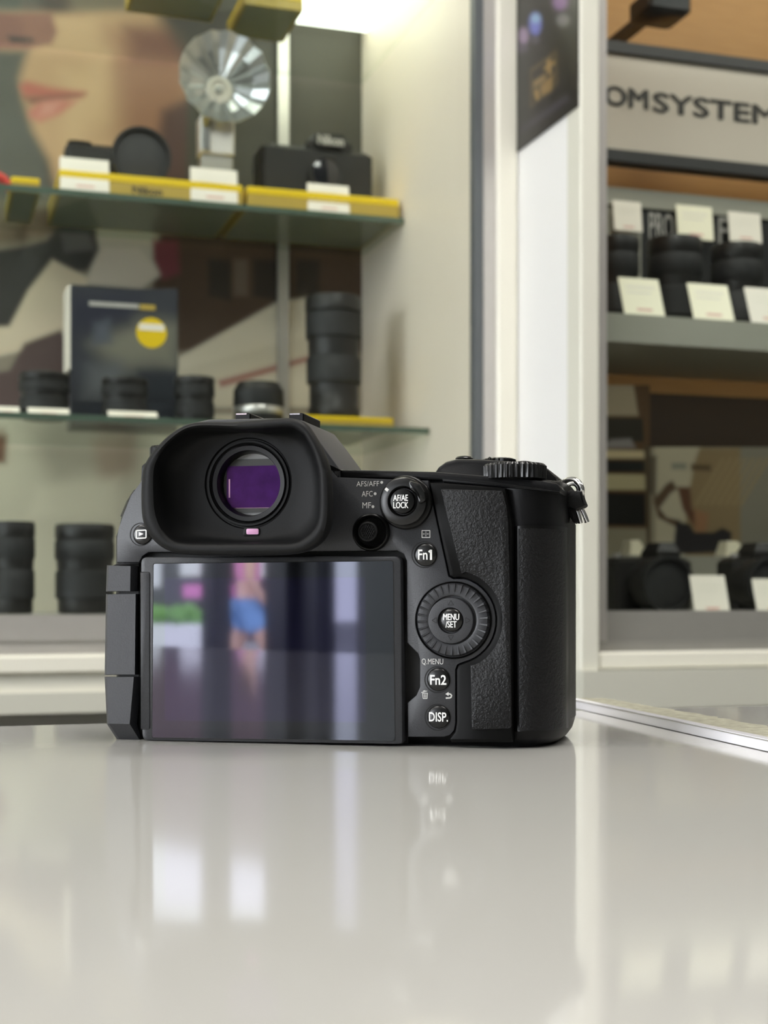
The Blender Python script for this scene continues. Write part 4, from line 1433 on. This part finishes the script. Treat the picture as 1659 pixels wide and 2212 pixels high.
dd = mb.build('cursor_disc', M['body'], cm, 40)
mb = MB()
for x, y, dx_, dy_ in ((974, 1302, 0, 1), (974, 1378, 0, -1), (938, 1340, 1, 0), (1011, 1340, -1, 0)):
    if dy_:
        s3 = [(x, y - 5 * dy_, x - 6, y + 5 * dy_), (x - 6, y + 5 * dy_, x + 6, y + 5 * dy_), (x + 6, y + 5 * dy_, x, y - 5 * dy_)]
    else:
        s3 = [(x - 5 * dx_, y, x + 5 * dx_, y - 6), (x + 5 * dx_, y - 6, x + 5 * dx_, y + 6), (x + 5 * dx_, y + 6, x - 5 * dx_, y)]
    bars(mb, s3, 2.41, 1.2)
mb.build('arrow_mark', M['deep'], dd, 0)
mb = MB()
knob(mb, 974.3, 1339.4, [(25, 1.0), (25, 2.3), (23.5, 2.7), (18, 2.95), (9, 3.05), (1, 3.1)], 48)
mbn = mb.build('menu_button', M['button'], cm, 60)
cmn = L(974.3, 1339.4, 3.1)
panel_text('MENU\n/SET', 957.5, 1326, 991.5, 1355.5, 3.16, mbn, M['print_white'], 0.0, dome=(cmn[0], cmn[2], 25 * sc_, 0.3), fat=0.00005)

# --- thumb grip
arc2 = [(980 + 92 * math.cos(math.radians(a)), 1340 + 94 * math.sin(math.radians(a))) for a in range(-83, 78, 9)]
grip = [(927, 1042), (945, 1130), (970, 1244), (980, 1249)] + arc2 + [(990, 1436), (985, 1447), (985, 1562), (982, 1580), (970, 1596), (975, 1604),
        (1107, 1604), (1107, 1130), (1098, 1085), (1092, 1054), (957, 1043)]
mb = MB()
plate(mb, grip, -3.1, 1.2, 0.0, 1.0)
mb.build('thumb_rest', M['rib'], cm, 40)
arc3 = [(980 + 105 * math.cos(math.radians(a)), 1340 + 107 * math.sin(math.radians(a))) for a in range(-76, 68, 9)]
pad = [(951, 1056, .6), (1086, 1060, .5), (1094, 1092), (1098, 1130), (1101, 1240), (1105, 1574, 1.0), (1019, 1577, .8), (1016, 1437), (1022, 1436)] + list(reversed(arc3)) + [(997, 1240), (974, 1150)]
mb = MB()
plate(mb, pad, 0.8, 2.1, 0.0, 0.3)
mb.build('thumb_pad', M['leather'], cm, 40)

# --- card door on the right side: follows the body's curve
curve = [(1118, -1.6), (1130, -1.4), (1150, -2.0), (1178, -4.6), (1200, -8.6), (1214, -13.2), (1222, -17.0)]


def strip(mb, cv, rows, off):
    loops = []
    for py0, in rows:
        loops.append([])
    return mb


def curved_panel(cv, top, bot, off, th):
    """panel wrapped on (px, n) curve; top/bot give image rows per column"""
    mb = MB()
    rowsn = 14
    fronts, backs = [], []
    for j in range(rowsn + 1):
        t = j / rowsn
        fr_, bk_ = [], []
        for i, (px, n) in enumerate(cv):
            py = top[i] + (bot[i] - top[i]) * t
            p = L(px, py, n + off)
            fr_.append(p)
            q_ = L(px, py, n + off)
            bk_.append((q_[0] - mm(th) * 0.4, q_[1] + mm(th), q_[2]))
        fronts.append(fr_)
        backs.append(bk_)
    nc = len(cv)
    vs_ = [p for r in fronts for p in r] + [p for r in backs for p in r]
    o2 = (rowsn + 1) * nc
    fs_ = []
    for j in range(rowsn):
        for i in range(nc - 1):
            fs_.append((j * nc + i, j * nc + i + 1, (j + 1) * nc + i + 1, (j + 1) * nc + i))
            fs_.append((o2 + j * nc + i, o2 + (j + 1) * nc + i, o2 + (j + 1) * nc + i + 1, o2 + j * nc + i + 1))
        fs_.append((j * nc, (j + 1) * nc, o2 + (j + 1) * nc, o2 + j * nc))
        fs_.append((j * nc + nc - 1, o2 + j * nc + nc - 1, o2 + (j + 1) * nc + nc - 1, (j + 1) * nc + nc - 1))
    for i in range(nc - 1):
        fs_.append((i, o2 + i, o2 + i + 1, i + 1))
        m_ = rowsn * nc
        fs_.append((m_ + i, m_ + i + 1, o2 + m_ + i + 1, o2 + m_ + i))
    mb.add(vs_, fs_)
    return mb


nC = len(curve)
cv_o = [(1112, -2.0)] + curve + [(1228, -20)]
curved_panel(cv_o, [1134 + abs(i - 3) * 1.2 for i in range(nC + 2)], [1580 - 1.6 * max(0, i - 3) for i in range(nC + 2)], 0.5, 1.6).build('card_door', M['gloss'], cm, 50)
cv_i = [(1121, -1.6)] + curve[1:]
curved_panel(cv_i, [1142, 1141, 1141, 1142, 1144, 1147, 1150], [1578, 1578, 1578, 1576, 1573, 1570, 1566], 1.1, 1.2).build('door_leather', M['leather'], cm, 50)
# front grip rubber showing past the door
cv_g = [(1233, -27), (1238, -33), (1242, -40), (1244, -46)]
curved_panel(cv_g, [1130, 1130, 1132, 1134], [1552, 1550, 1548, 1545], 0.5, 1.5).build('front_grip', M['leather'], cm, 50)

# --- strap lug and ring, right
mb = MB()
plate(mb, [(1203, 1040, 1), (1212, 1036, 1), (1213, 1062), (1212, 1098, 1), (1204, 1102)], -30, -19, 0.4, 0.6)
mb.build('strap_bracket', M['gloss'], cm, 40)
NR = -24
ring = []
for i in range(28):
    a = 2 * math.pi * i / 28
    ring.append(L(1234 + 22 * math.cos(a), 1059 + 23 * math.sin(a), NR + 2.5 * math.cos(a)))
sr = MB().tube(ring, mm(0.95), 10, True).build('strap_ring', M['chrome'], cm, 60)
ring2 = []
for i in range(24):
    a = 2 * math.pi * i / 24
    ring2.append(L(1236 + 14 * math.cos(a), 1059 + 14.5 * math.sin(a), NR + 1))
MB().tube(ring2, mm(0.7), 8, True).build('inner_ring', M['chrome'], sr, 60)
mb = MB()
plate(mb, [(1213, 1068), (1224, 1061), (1234, 1058), (1246, 1061), (1257, 1060), (1260, 1075), (1266, 1090), (1262, 1094), (1244, 1100), (1226, 1094), (1216, 1084)], NR - 3, NR + 4, 0.5, 0.7)
mb.build('ring_keeper', M['rubber'], sr, 40)
mb = MB()
plate(mb, [(1222, 1092), (1242, 1098), (1248, 1126), (1244, 1131), (1237, 1128), (1229, 1112)], NR - 2, NR + 2, 0.4, 0.5)
mb.build('keeper_tongue', M['rubber'], sr, 40)
for x0, y0, x1, y1 in ((1245, 1099, 1254, 1130), (1255, 1097, 1268, 1128)):
    MB().tube([L(x0, y0, NR + 1), L((x0 + x1) / 2 + 1, (y0 + y1) / 2, NR + 1.5), L(x1, y1, NR + 1)], mm(0.75), 10).build('ring_wire', M['chrome'], sr, 60)

# --- monitor
mb = MB()
plate(mb, [(303, 1203, 2.2), (866, 1201, 2.2), (870, 1608, 1.4), (306, 1600, 2.2)], -2.6, 2.2, 0.8, 0.7)
mo = mb.build('monitor', M['body'], cm, 40)
mb = MB()
plate(mb, [(330, 1216, .9), (851, 1210, .9), (855, 1602, .9), (327, 1595, .9)], 1.8, 2.24, 0.5, 0.05)
mb.build('bezel_gap', M['deep'], mo, 0)
mb = MB()
plate(mb, [(331.5, 1217.5, .8), (849, 1211.8, .8), (853, 1600.5, .8), (328.5, 1593.5, .8)], 2.0, 2.30, 0.5, 0.06)
mb.build('cover_glass', M['lcd'], mo, 0)
mb = MB()
plate(mb, [(356, 1249), (789, 1247), (791, 1560), (356, 1557)], 2.2, 2.315, 0.0, 0.01)
mb.build('active_area', M['lcd_active'], mo, 0)
mb = MB()
plate(mb, [(303, 1237, .1), (323, 1237, .5), (323, 1574, .5), (304, 1574, .1)], 1.8, 2.5, 0.2, 0.15)
mb.build('hinge_bar', M['body'], mo, 40)
mb = MB()
bars(mb, [(322.8, 1236, 322.8, 1575), (303, 1236, 322, 1236), (304, 1575.2, 322, 1575.2)], 2.21, 1.6)
mb.build('hinge_gap', M['deep'], mo, 0)

# hinge blocks
def hinge(face, side, n0=-4, n1=2.2, bot=None):
    """face quad lit front, side = px of the sloping inner edge"""
    mb = MB()
    (x0, y0), (x1, y1), (x2, y2), (x3, y3) = face
    fr_ = [L(x0, y0, n1 - 1.2), L(x0 + 4, y0 + 1, n1), L(x1, y1, n1), L(x1 + side, y1, -1.0), L(x1 + side, y1, n0), L(x0, y0, n0)]
    bk_ = [L(x3, y3, n1 - 1.2), L(x3 + 4, y3 - 1, n1), L(x2, y2, n1), L(x2 + side, y2, -1.0), L(x2 + side, y2, n0), L(x3, y3, n0)]
    lo = [fr_, bk_]
    if bot:
        lo.append([L(b[0], b[1], n) for b, n in zip(bot, (-1.0, -0.4, -0.6, -1.6, n0, n0))])
    mb.loft(lo, True, True)
    return mb


hinge([(231, 1221), (282, 1223), (281, 1277), (229, 1278)], 16).build('monitor_hinge', M['body'], cm, 25)
hinge([(229, 1283), (293, 1283), (291, 1457), (226, 1458)], 7).build('monitor_hinge', M['body'], cm, 25)
hinge([(226, 1462), (289, 1462), (280, 1564), (231, 1564)], 16, bot=[(252, 1596), (258, 1597), (302, 1599), (306, 1599), (306, 1599), (256, 1596)]).build('monitor_hinge', M['body'], cm, 25)
mb = MB()
plate(mb, [(252, 1218), (300, 1216), (300, 1224), (236, 1224)], -6, -0.5, 0.2, 0.2)
mb.build('hinge_ledge', M['shell'], cm, 40)

# --- eyecup
EO = [(300, 470), (291, 600), (298, 740), (330, 830), (390, 900), (470, 945), (560, 962), (720, 968), (900, 968), (1060, 965), (1200, 957), (1290, 935), (1360, 885), (1402, 810),
      (1415, 700), (1415, 560), (1402, 430), (1360, 320), (1310, 230), (1262, 172), (1190, 148), (1080, 150), (960, 160), (840, 170), (720, 170), (620, 172), (540, 196), (450, 255), (372, 335), (322, 405)]
EI = [(372, 470), (372, 600), (380, 700), (405, 780), (440, 840), (490, 880), (570, 895), (720, 896), (900, 896), (1060, 895), (1200, 892), (1260, 865), (1315, 815), (1342, 760),
      (1352, 680), (1352, 560), (1345, 460), (1318, 360), (1285, 290), (1255, 245), (1190, 204), (1080, 206), (960, 216), (840, 214), (720, 206), (640, 206), (560, 222), (490, 270), (430, 330), (390, 400)]
px_ = lambda p: (200 + p[0] / 2.765, 850 + p[1] / 2.765)
EO = [px_(p) for p in EO]
EI = [px_(p) for p in EI]


def smooth_loop(P, k=4):
    """closed Catmull-Rom resampling"""
    out = []
    n = len(P)
    for i in range(n):
        p0, p1, p2, p3 = (np.array(P[(i + d) % n], float) for d in (-1, 0, 1, 2))
        for s in range(k):
            t = s / k
            out.append(tuple(0.5 * ((2 * p1) + (-p0 + p2) * t + (2 * p0 - 5 * p1 + 4 * p2 - p3) * t * t + (-p0 + 3 * p1 - 3 * p2 + p3) * t ** 3)))
    return out


EO, EI = smooth_loop(EO), smooth_loop(EI)
NE = len(EO)
NF = 19.0                                         # rim stands 19 mm off the panel
lp3 = lambda P, n: [L(p[0], p[1], n) for p in P]
of, inn = lp3(EO, NF - 2.0), lp3(EI, NF - 1.6)
mid1 = [tuple(np.array(a) * .8 + np.array(b) * .2) for a, b in zip(lp3(EO, NF - .4), lp3(EI, NF - .4))]
mid2 = [tuple(np.array(a) * .45 + np.array(b) * .55) for a, b in zip(lp3(EO, NF), lp3(EI, NF))]
mid3 = [tuple(np.array(a) * .12 + np.array(b) * .88) for a, b in zip(lp3(EO, NF - .5), lp3(EI, NF - .5))]
co = np.mean(np.array(of), 0)


def scaled(loop, sx_, sz_, n, cz=0.0, cx=0.0):
    return [(co[0] + (p[0] - co[0]) * sx_ + cx, -mm(n), co[2] + (p[2] - co[2]) * sz_ + cz) for p in loop]


ec = L(540, 1045, 5.0)                            # eyepiece axis


def ring_loop(r_mm, n):
    """circle sampled at the outline's own bearings so that the loft does not twist"""
    out = []
    for p in inn:
        a = math.atan2(p[2] - ec[2], p[0] - ec[0])
        out.append((ec[0] + mm(r_mm) * math.cos(a), -mm(n), ec[2] + mm(r_mm) * math.sin(a)))
    return out


wall = [tuple(np.array(a) * .25 + np.array(b) * .75) for a, b in zip(ring_loop(15.5, 9.0), [(p[0], -mm(9.0), p[2]) for p in inn])]
floor_ = [tuple(np.array(a) * .55 + np.array(b) * .45) for a, b in zip(ring_loop(15.5, 7.4), [(p[0], -mm(7.4), p[2]) for p in inn])]
inn2 = [(p[0] * .985 + ec[0] * .015, -mm(NF - 6), p[2] * .985 + ec[2] * .015) for p in inn]
loops = [scaled(of, 0.80, 0.84, 0.5), scaled(of, 0.86, 0.88, 4.0), scaled(of, .965, .965, 9.5), [(p[0], -mm(NF - 4.5), p[2]) for p in of], of, mid1, mid2, mid3, inn, inn2, wall, floor_,
         ring_loop(15.0, 7.0), ring_loop(13.6, 6.9), ring_loop(13.3, 6.2), ring_loop(12.9, 6.2), ring_loop(12.7, 7.1), ring_loop(12.1, 7.1), ring_loop(11.9, 6.2), ring_loop(11.6, 6.0)]
cup = MB().loft(loops).build('eyecup', M['rubber'], cm, 60)

# --- eyepiece inside the cup
s7 = (OY - ec[0] * ST) / F
mb = MB()
mb.lathe([(mm(11.7), mm(5.6)), (mm(11.2), mm(6.6)), (mm(9.9), mm(6.5)), (mm(9.5), mm(5.2)), (mm(9.2), mm(2.2))], (ec[0], 0, ec[2]), 'y', 72, caps=False)
ep = mb.build('eyepiece', M['gloss'], cm, 40)
ew = L(547, 1050, 2.4)
mb = MB()
mb.lathe([(mm(9.6), mm(2.0)), (mm(9.6), mm(2.3))], (ec[0], 0, ec[2]), 'y', 64)
mb.build('inner_wall', M['eye_grey'], ep, 40)
mb = MB()
p0, p1 = L(478, 1108, 2.6), L(620, 990, 2.6)
mb.box(max(p0[0], ec[0] - mm(9)), min(p1[0], ec[0] + mm(9)), -mm(2.7), -mm(2.3), p0[2], p1[2])
mb.build('mask', M['eye_dark'], ep, 0)
mb = MB()
p0, p1 = L(490, 1097, 2.9), L(607, 1005, 2.9)
mb.box(p0[0], p1[0], -mm(2.95), -mm(2.7), p0[2], p1[2])
mb.build('violet_window', M['eye_violet'], ep, 0)
mb = MB()
p0, p1 = L(508, 1098, 3.0), L(606, 1096, 3.0)
mb.box(p0[0], p1[0], -mm(3.0), -mm(2.9), p0[2], p1[2])
p0, p1 = L(494, 1075, 3.0), L(497, 1035, 3.0)
mb.box(p0[0], p1[0], -mm(3.0), -mm(2.9), p0[2], p1[2])
mb.build('window_edge', M['pink'], ep, 0)
mb = MB()
plate(mb, [(526, 1140, .6), (560, 1140, .6), (560, 1157, .6), (524, 1157, .6)], 6.5, 7.5, 0.5, 0.2)
ey = mb.build('eye_sensor', M['deep'], cm, 40)
mb = MB()
plate(mb, [(532, 1142, .5), (558.5, 1142, .5), (558.5, 1154.5, .5), (532, 1154.5, .5)], 7.3, 7.62, 0.5, 0.1)
mb.build('sensor_window', M['pink'], ey, 40)
# front: lens mount with its cap, out of sight from here
mb = MB()
mb.lathe([(mm(30), -mm(33)), (mm(30), -mm(36)), (mm(27), -mm(38)), (mm(27), -mm(41)), (mm(5), -mm(41.5))], (lx(640, -33), 0, mm(38)), 'y', 64)
mb.build('mount_cap', M['gloss'], cm, 40)

# ================================================================== behind the viewpoint (seen in the monitor glass and the counter)
for i, (u, v) in enumerate(((-1.1, 0.55), (0.5, 0.55), (-1.1, -0.35), (0.5, -0.35), (2.1, 0.3), (-2.7, 0.3))):
    t = thing('ceiling_light', 'square ceiling light panel above the shop', 'lamp', (u, v, 2.72), 'ceiling light panels')
    MB().bbox(-0.32, 0.32, -0.32, 0.32, 0, 0.03, 0.005).build('frame', M['alu'], t)
    MB().box(-0.29, 0.29, -0.29, 0.29, -0.004, -0.0005).build('diffuser', M['lamp'], t)

# people and planting out in the street
pr_ = bpy.data.meshes.new('person')
J = [((0, 0, .93), .135), ((0, 0, 1.05), .125), ((0, 0, 1.22), .135), ((0, 0, 1.36), .12), ((0, 0, 1.47), .055), ((0, -.01, 1.56), .075), ((0, -.015, 1.64), .085), ((0, -.01, 1.71), .06),
     ((.17, 0, 1.38), .055), ((.25, .02, 1.12), .042), ((.20, -.12, .92), .034), ((.19, -.17, .85), .03),
     ((-.17, 0, 1.38), .055), ((-.24, .04, 1.12), .042), ((-.24, -.04, .90), .034), ((-.24, -.07, .82), .03),
     ((.10, 0, .86), .095), ((.12, -.16, .50), .06), ((.13, -.14, .10), .04), ((.13, -.26, .04), .035),
     ((-.10, 0, .86), .095), ((-.12, .10, .50), .06), ((-.12, .30, .14), .04), ((-.12, .22, .04), .035)]
EDG = [(0, 1), (1, 2), (2, 3), (3, 4), (4, 5), (5, 6), (6, 7), (3, 8), (8, 9), (9, 10), (10, 11), (3, 12), (12, 13), (13, 14), (14, 15), (0, 16), (16, 17), (17, 18), (18, 19), (0, 20), (20, 21), (21, 22), (22, 23)]


def skinned(name, joints, edges, grow, m, parent=None):
    me = bpy.data.meshes.new(name)
    me.from_pydata([j[0] for j in joints], edges, [])
    o = bpy.data.objects.new(name, me)
    COL.objects.link(o)
    md = o.modifiers.new('skin', 'SKIN')
    for sv, j in zip(me.skin_vertices[0].data, joints):
        sv.radius = (j[1] + grow, (j[1] + grow) * .8)
    me.skin_vertices[0].data[0].use_root = True
    o.modifiers.new('smooth', 'SUBSURF').levels = 1
    me.materials.append(m)
    if parent:
        o.parent = parent
    return o


M['skin'] = mat('skin', (0.72, 0.44, 0.33, 1), 0.5, noise=(20, 0.05))
M['pink_top'] = mat('pink_cotton', (0.85, 0.30, 0.58, 1), 0.7, noise=(30, 0.08))
M['denim'] = mat('blue_denim', (0.22, 0.40, 0.72, 1), 0.8, noise=(60, 0.1))
M['hair'] = mat('brown_hair', (0.05, 0.03, 0.02, 1), 0.6, noise=(60, 0.2))
M['leaf'] = mat('green_leaves', (0.16, 0.34, 0.08, 1), 0.6, noise=(25, 0.5))
M['maroon'] = mat('maroon_render', (0.11, 0.06, 0.08, 1), 0.7, noise=(2, 0.2))
pe = thing('person', 'person in a pink top and blue denim shorts walking outside', 'person', (-9.1, -7.5, -0.02), None, 0.6)


def sub(ids):
    mp = {k: i for i, k in enumerate(ids)}
    return [J[k] for k in ids], [(mp[a], mp[b]) for a, b in EDG if a in mp and b in mp]


skinned('body', J, EDG, 0.0, M['skin'], pe)
bpy.data.meshes.remove(pr_)
jj, ee = sub([1, 2, 3, 8, 12])
skinned('pink_top', jj, ee, 0.022, M['pink_top'], pe)
jj, ee = sub([0, 16, 20])
jj = jj + [((.11, -.08, .64), .085), ((-.11, .05, .64), .085)]
skinned('denim_shorts', jj, ee + [(1, 3), (2, 4)], 0.02, M['denim'], pe)
skinned('hair', [((0, .03, 1.62), .085), ((0, .01, 1.71), .075), ((0, .06, 1.5), .06)], [(0, 1), (0, 2)], 0.012, M['hair'], pe)
pl = thing('planter', 'long white planter filled with a low green hedge', 'planter', (-14.8, -11.0, -0.02))
MB().bbox(-1.6, 1.2, 0, 0.5, 0.0, 0.62, 0.02).build('trough', M['white'], pl)
mb = MB()
rg = random.Random(3)
for i in range(60):
    x, y, z = rg.uniform(-1.5, 1.1), rg.uniform(.08, .42), rg.uniform(.62, .80)
    r = rg.uniform(.07, .14)
    mb.lathe([(r * .5, -r * .8), (r, -r * .1), (r * .7, r * .5), (r * .1, r * .8)], (x, y, z), 'z', 8)
mb.build('hedge', M['leaf'], pl, 0)
bl = thing('building', 'low maroon shop building across the street', 'building', (-24.8, -20, -0.02))
MB().box(-9, 2.2, -0.6, 0, 0, 6.6).build('walls', M['maroon'], bl)
MB().box(-9.1, 2.3, -0.7, 0.1, 6.6, 6.8).build('roof', M['dark_alu'], bl)
MB().box(-3.2, 0.4, 0.0, 0.04, 0.8, 2.2).build('window', M['lens_glass'], bl)

for x0, x1, z0, z1, mm_ in ((-2.5, -1.85, 1.2, 2.4, 'white'), (-1.1, -0.35, 1.45, 2.5, 'white'), (1.3, 2.1, 1.4, 2.4, 'white')):
    MB().box(x0, x1, 0.05, 0.12, z0, z1).build('sky_patch_panel', M[mm_], bl)  # pale panels added as bright sky patches for the monitor's reflection
MB().box(-0.5, 0.9, 0.041, 0.5, 0.95, 1.25).build('awning', M['pink_top'], bl)
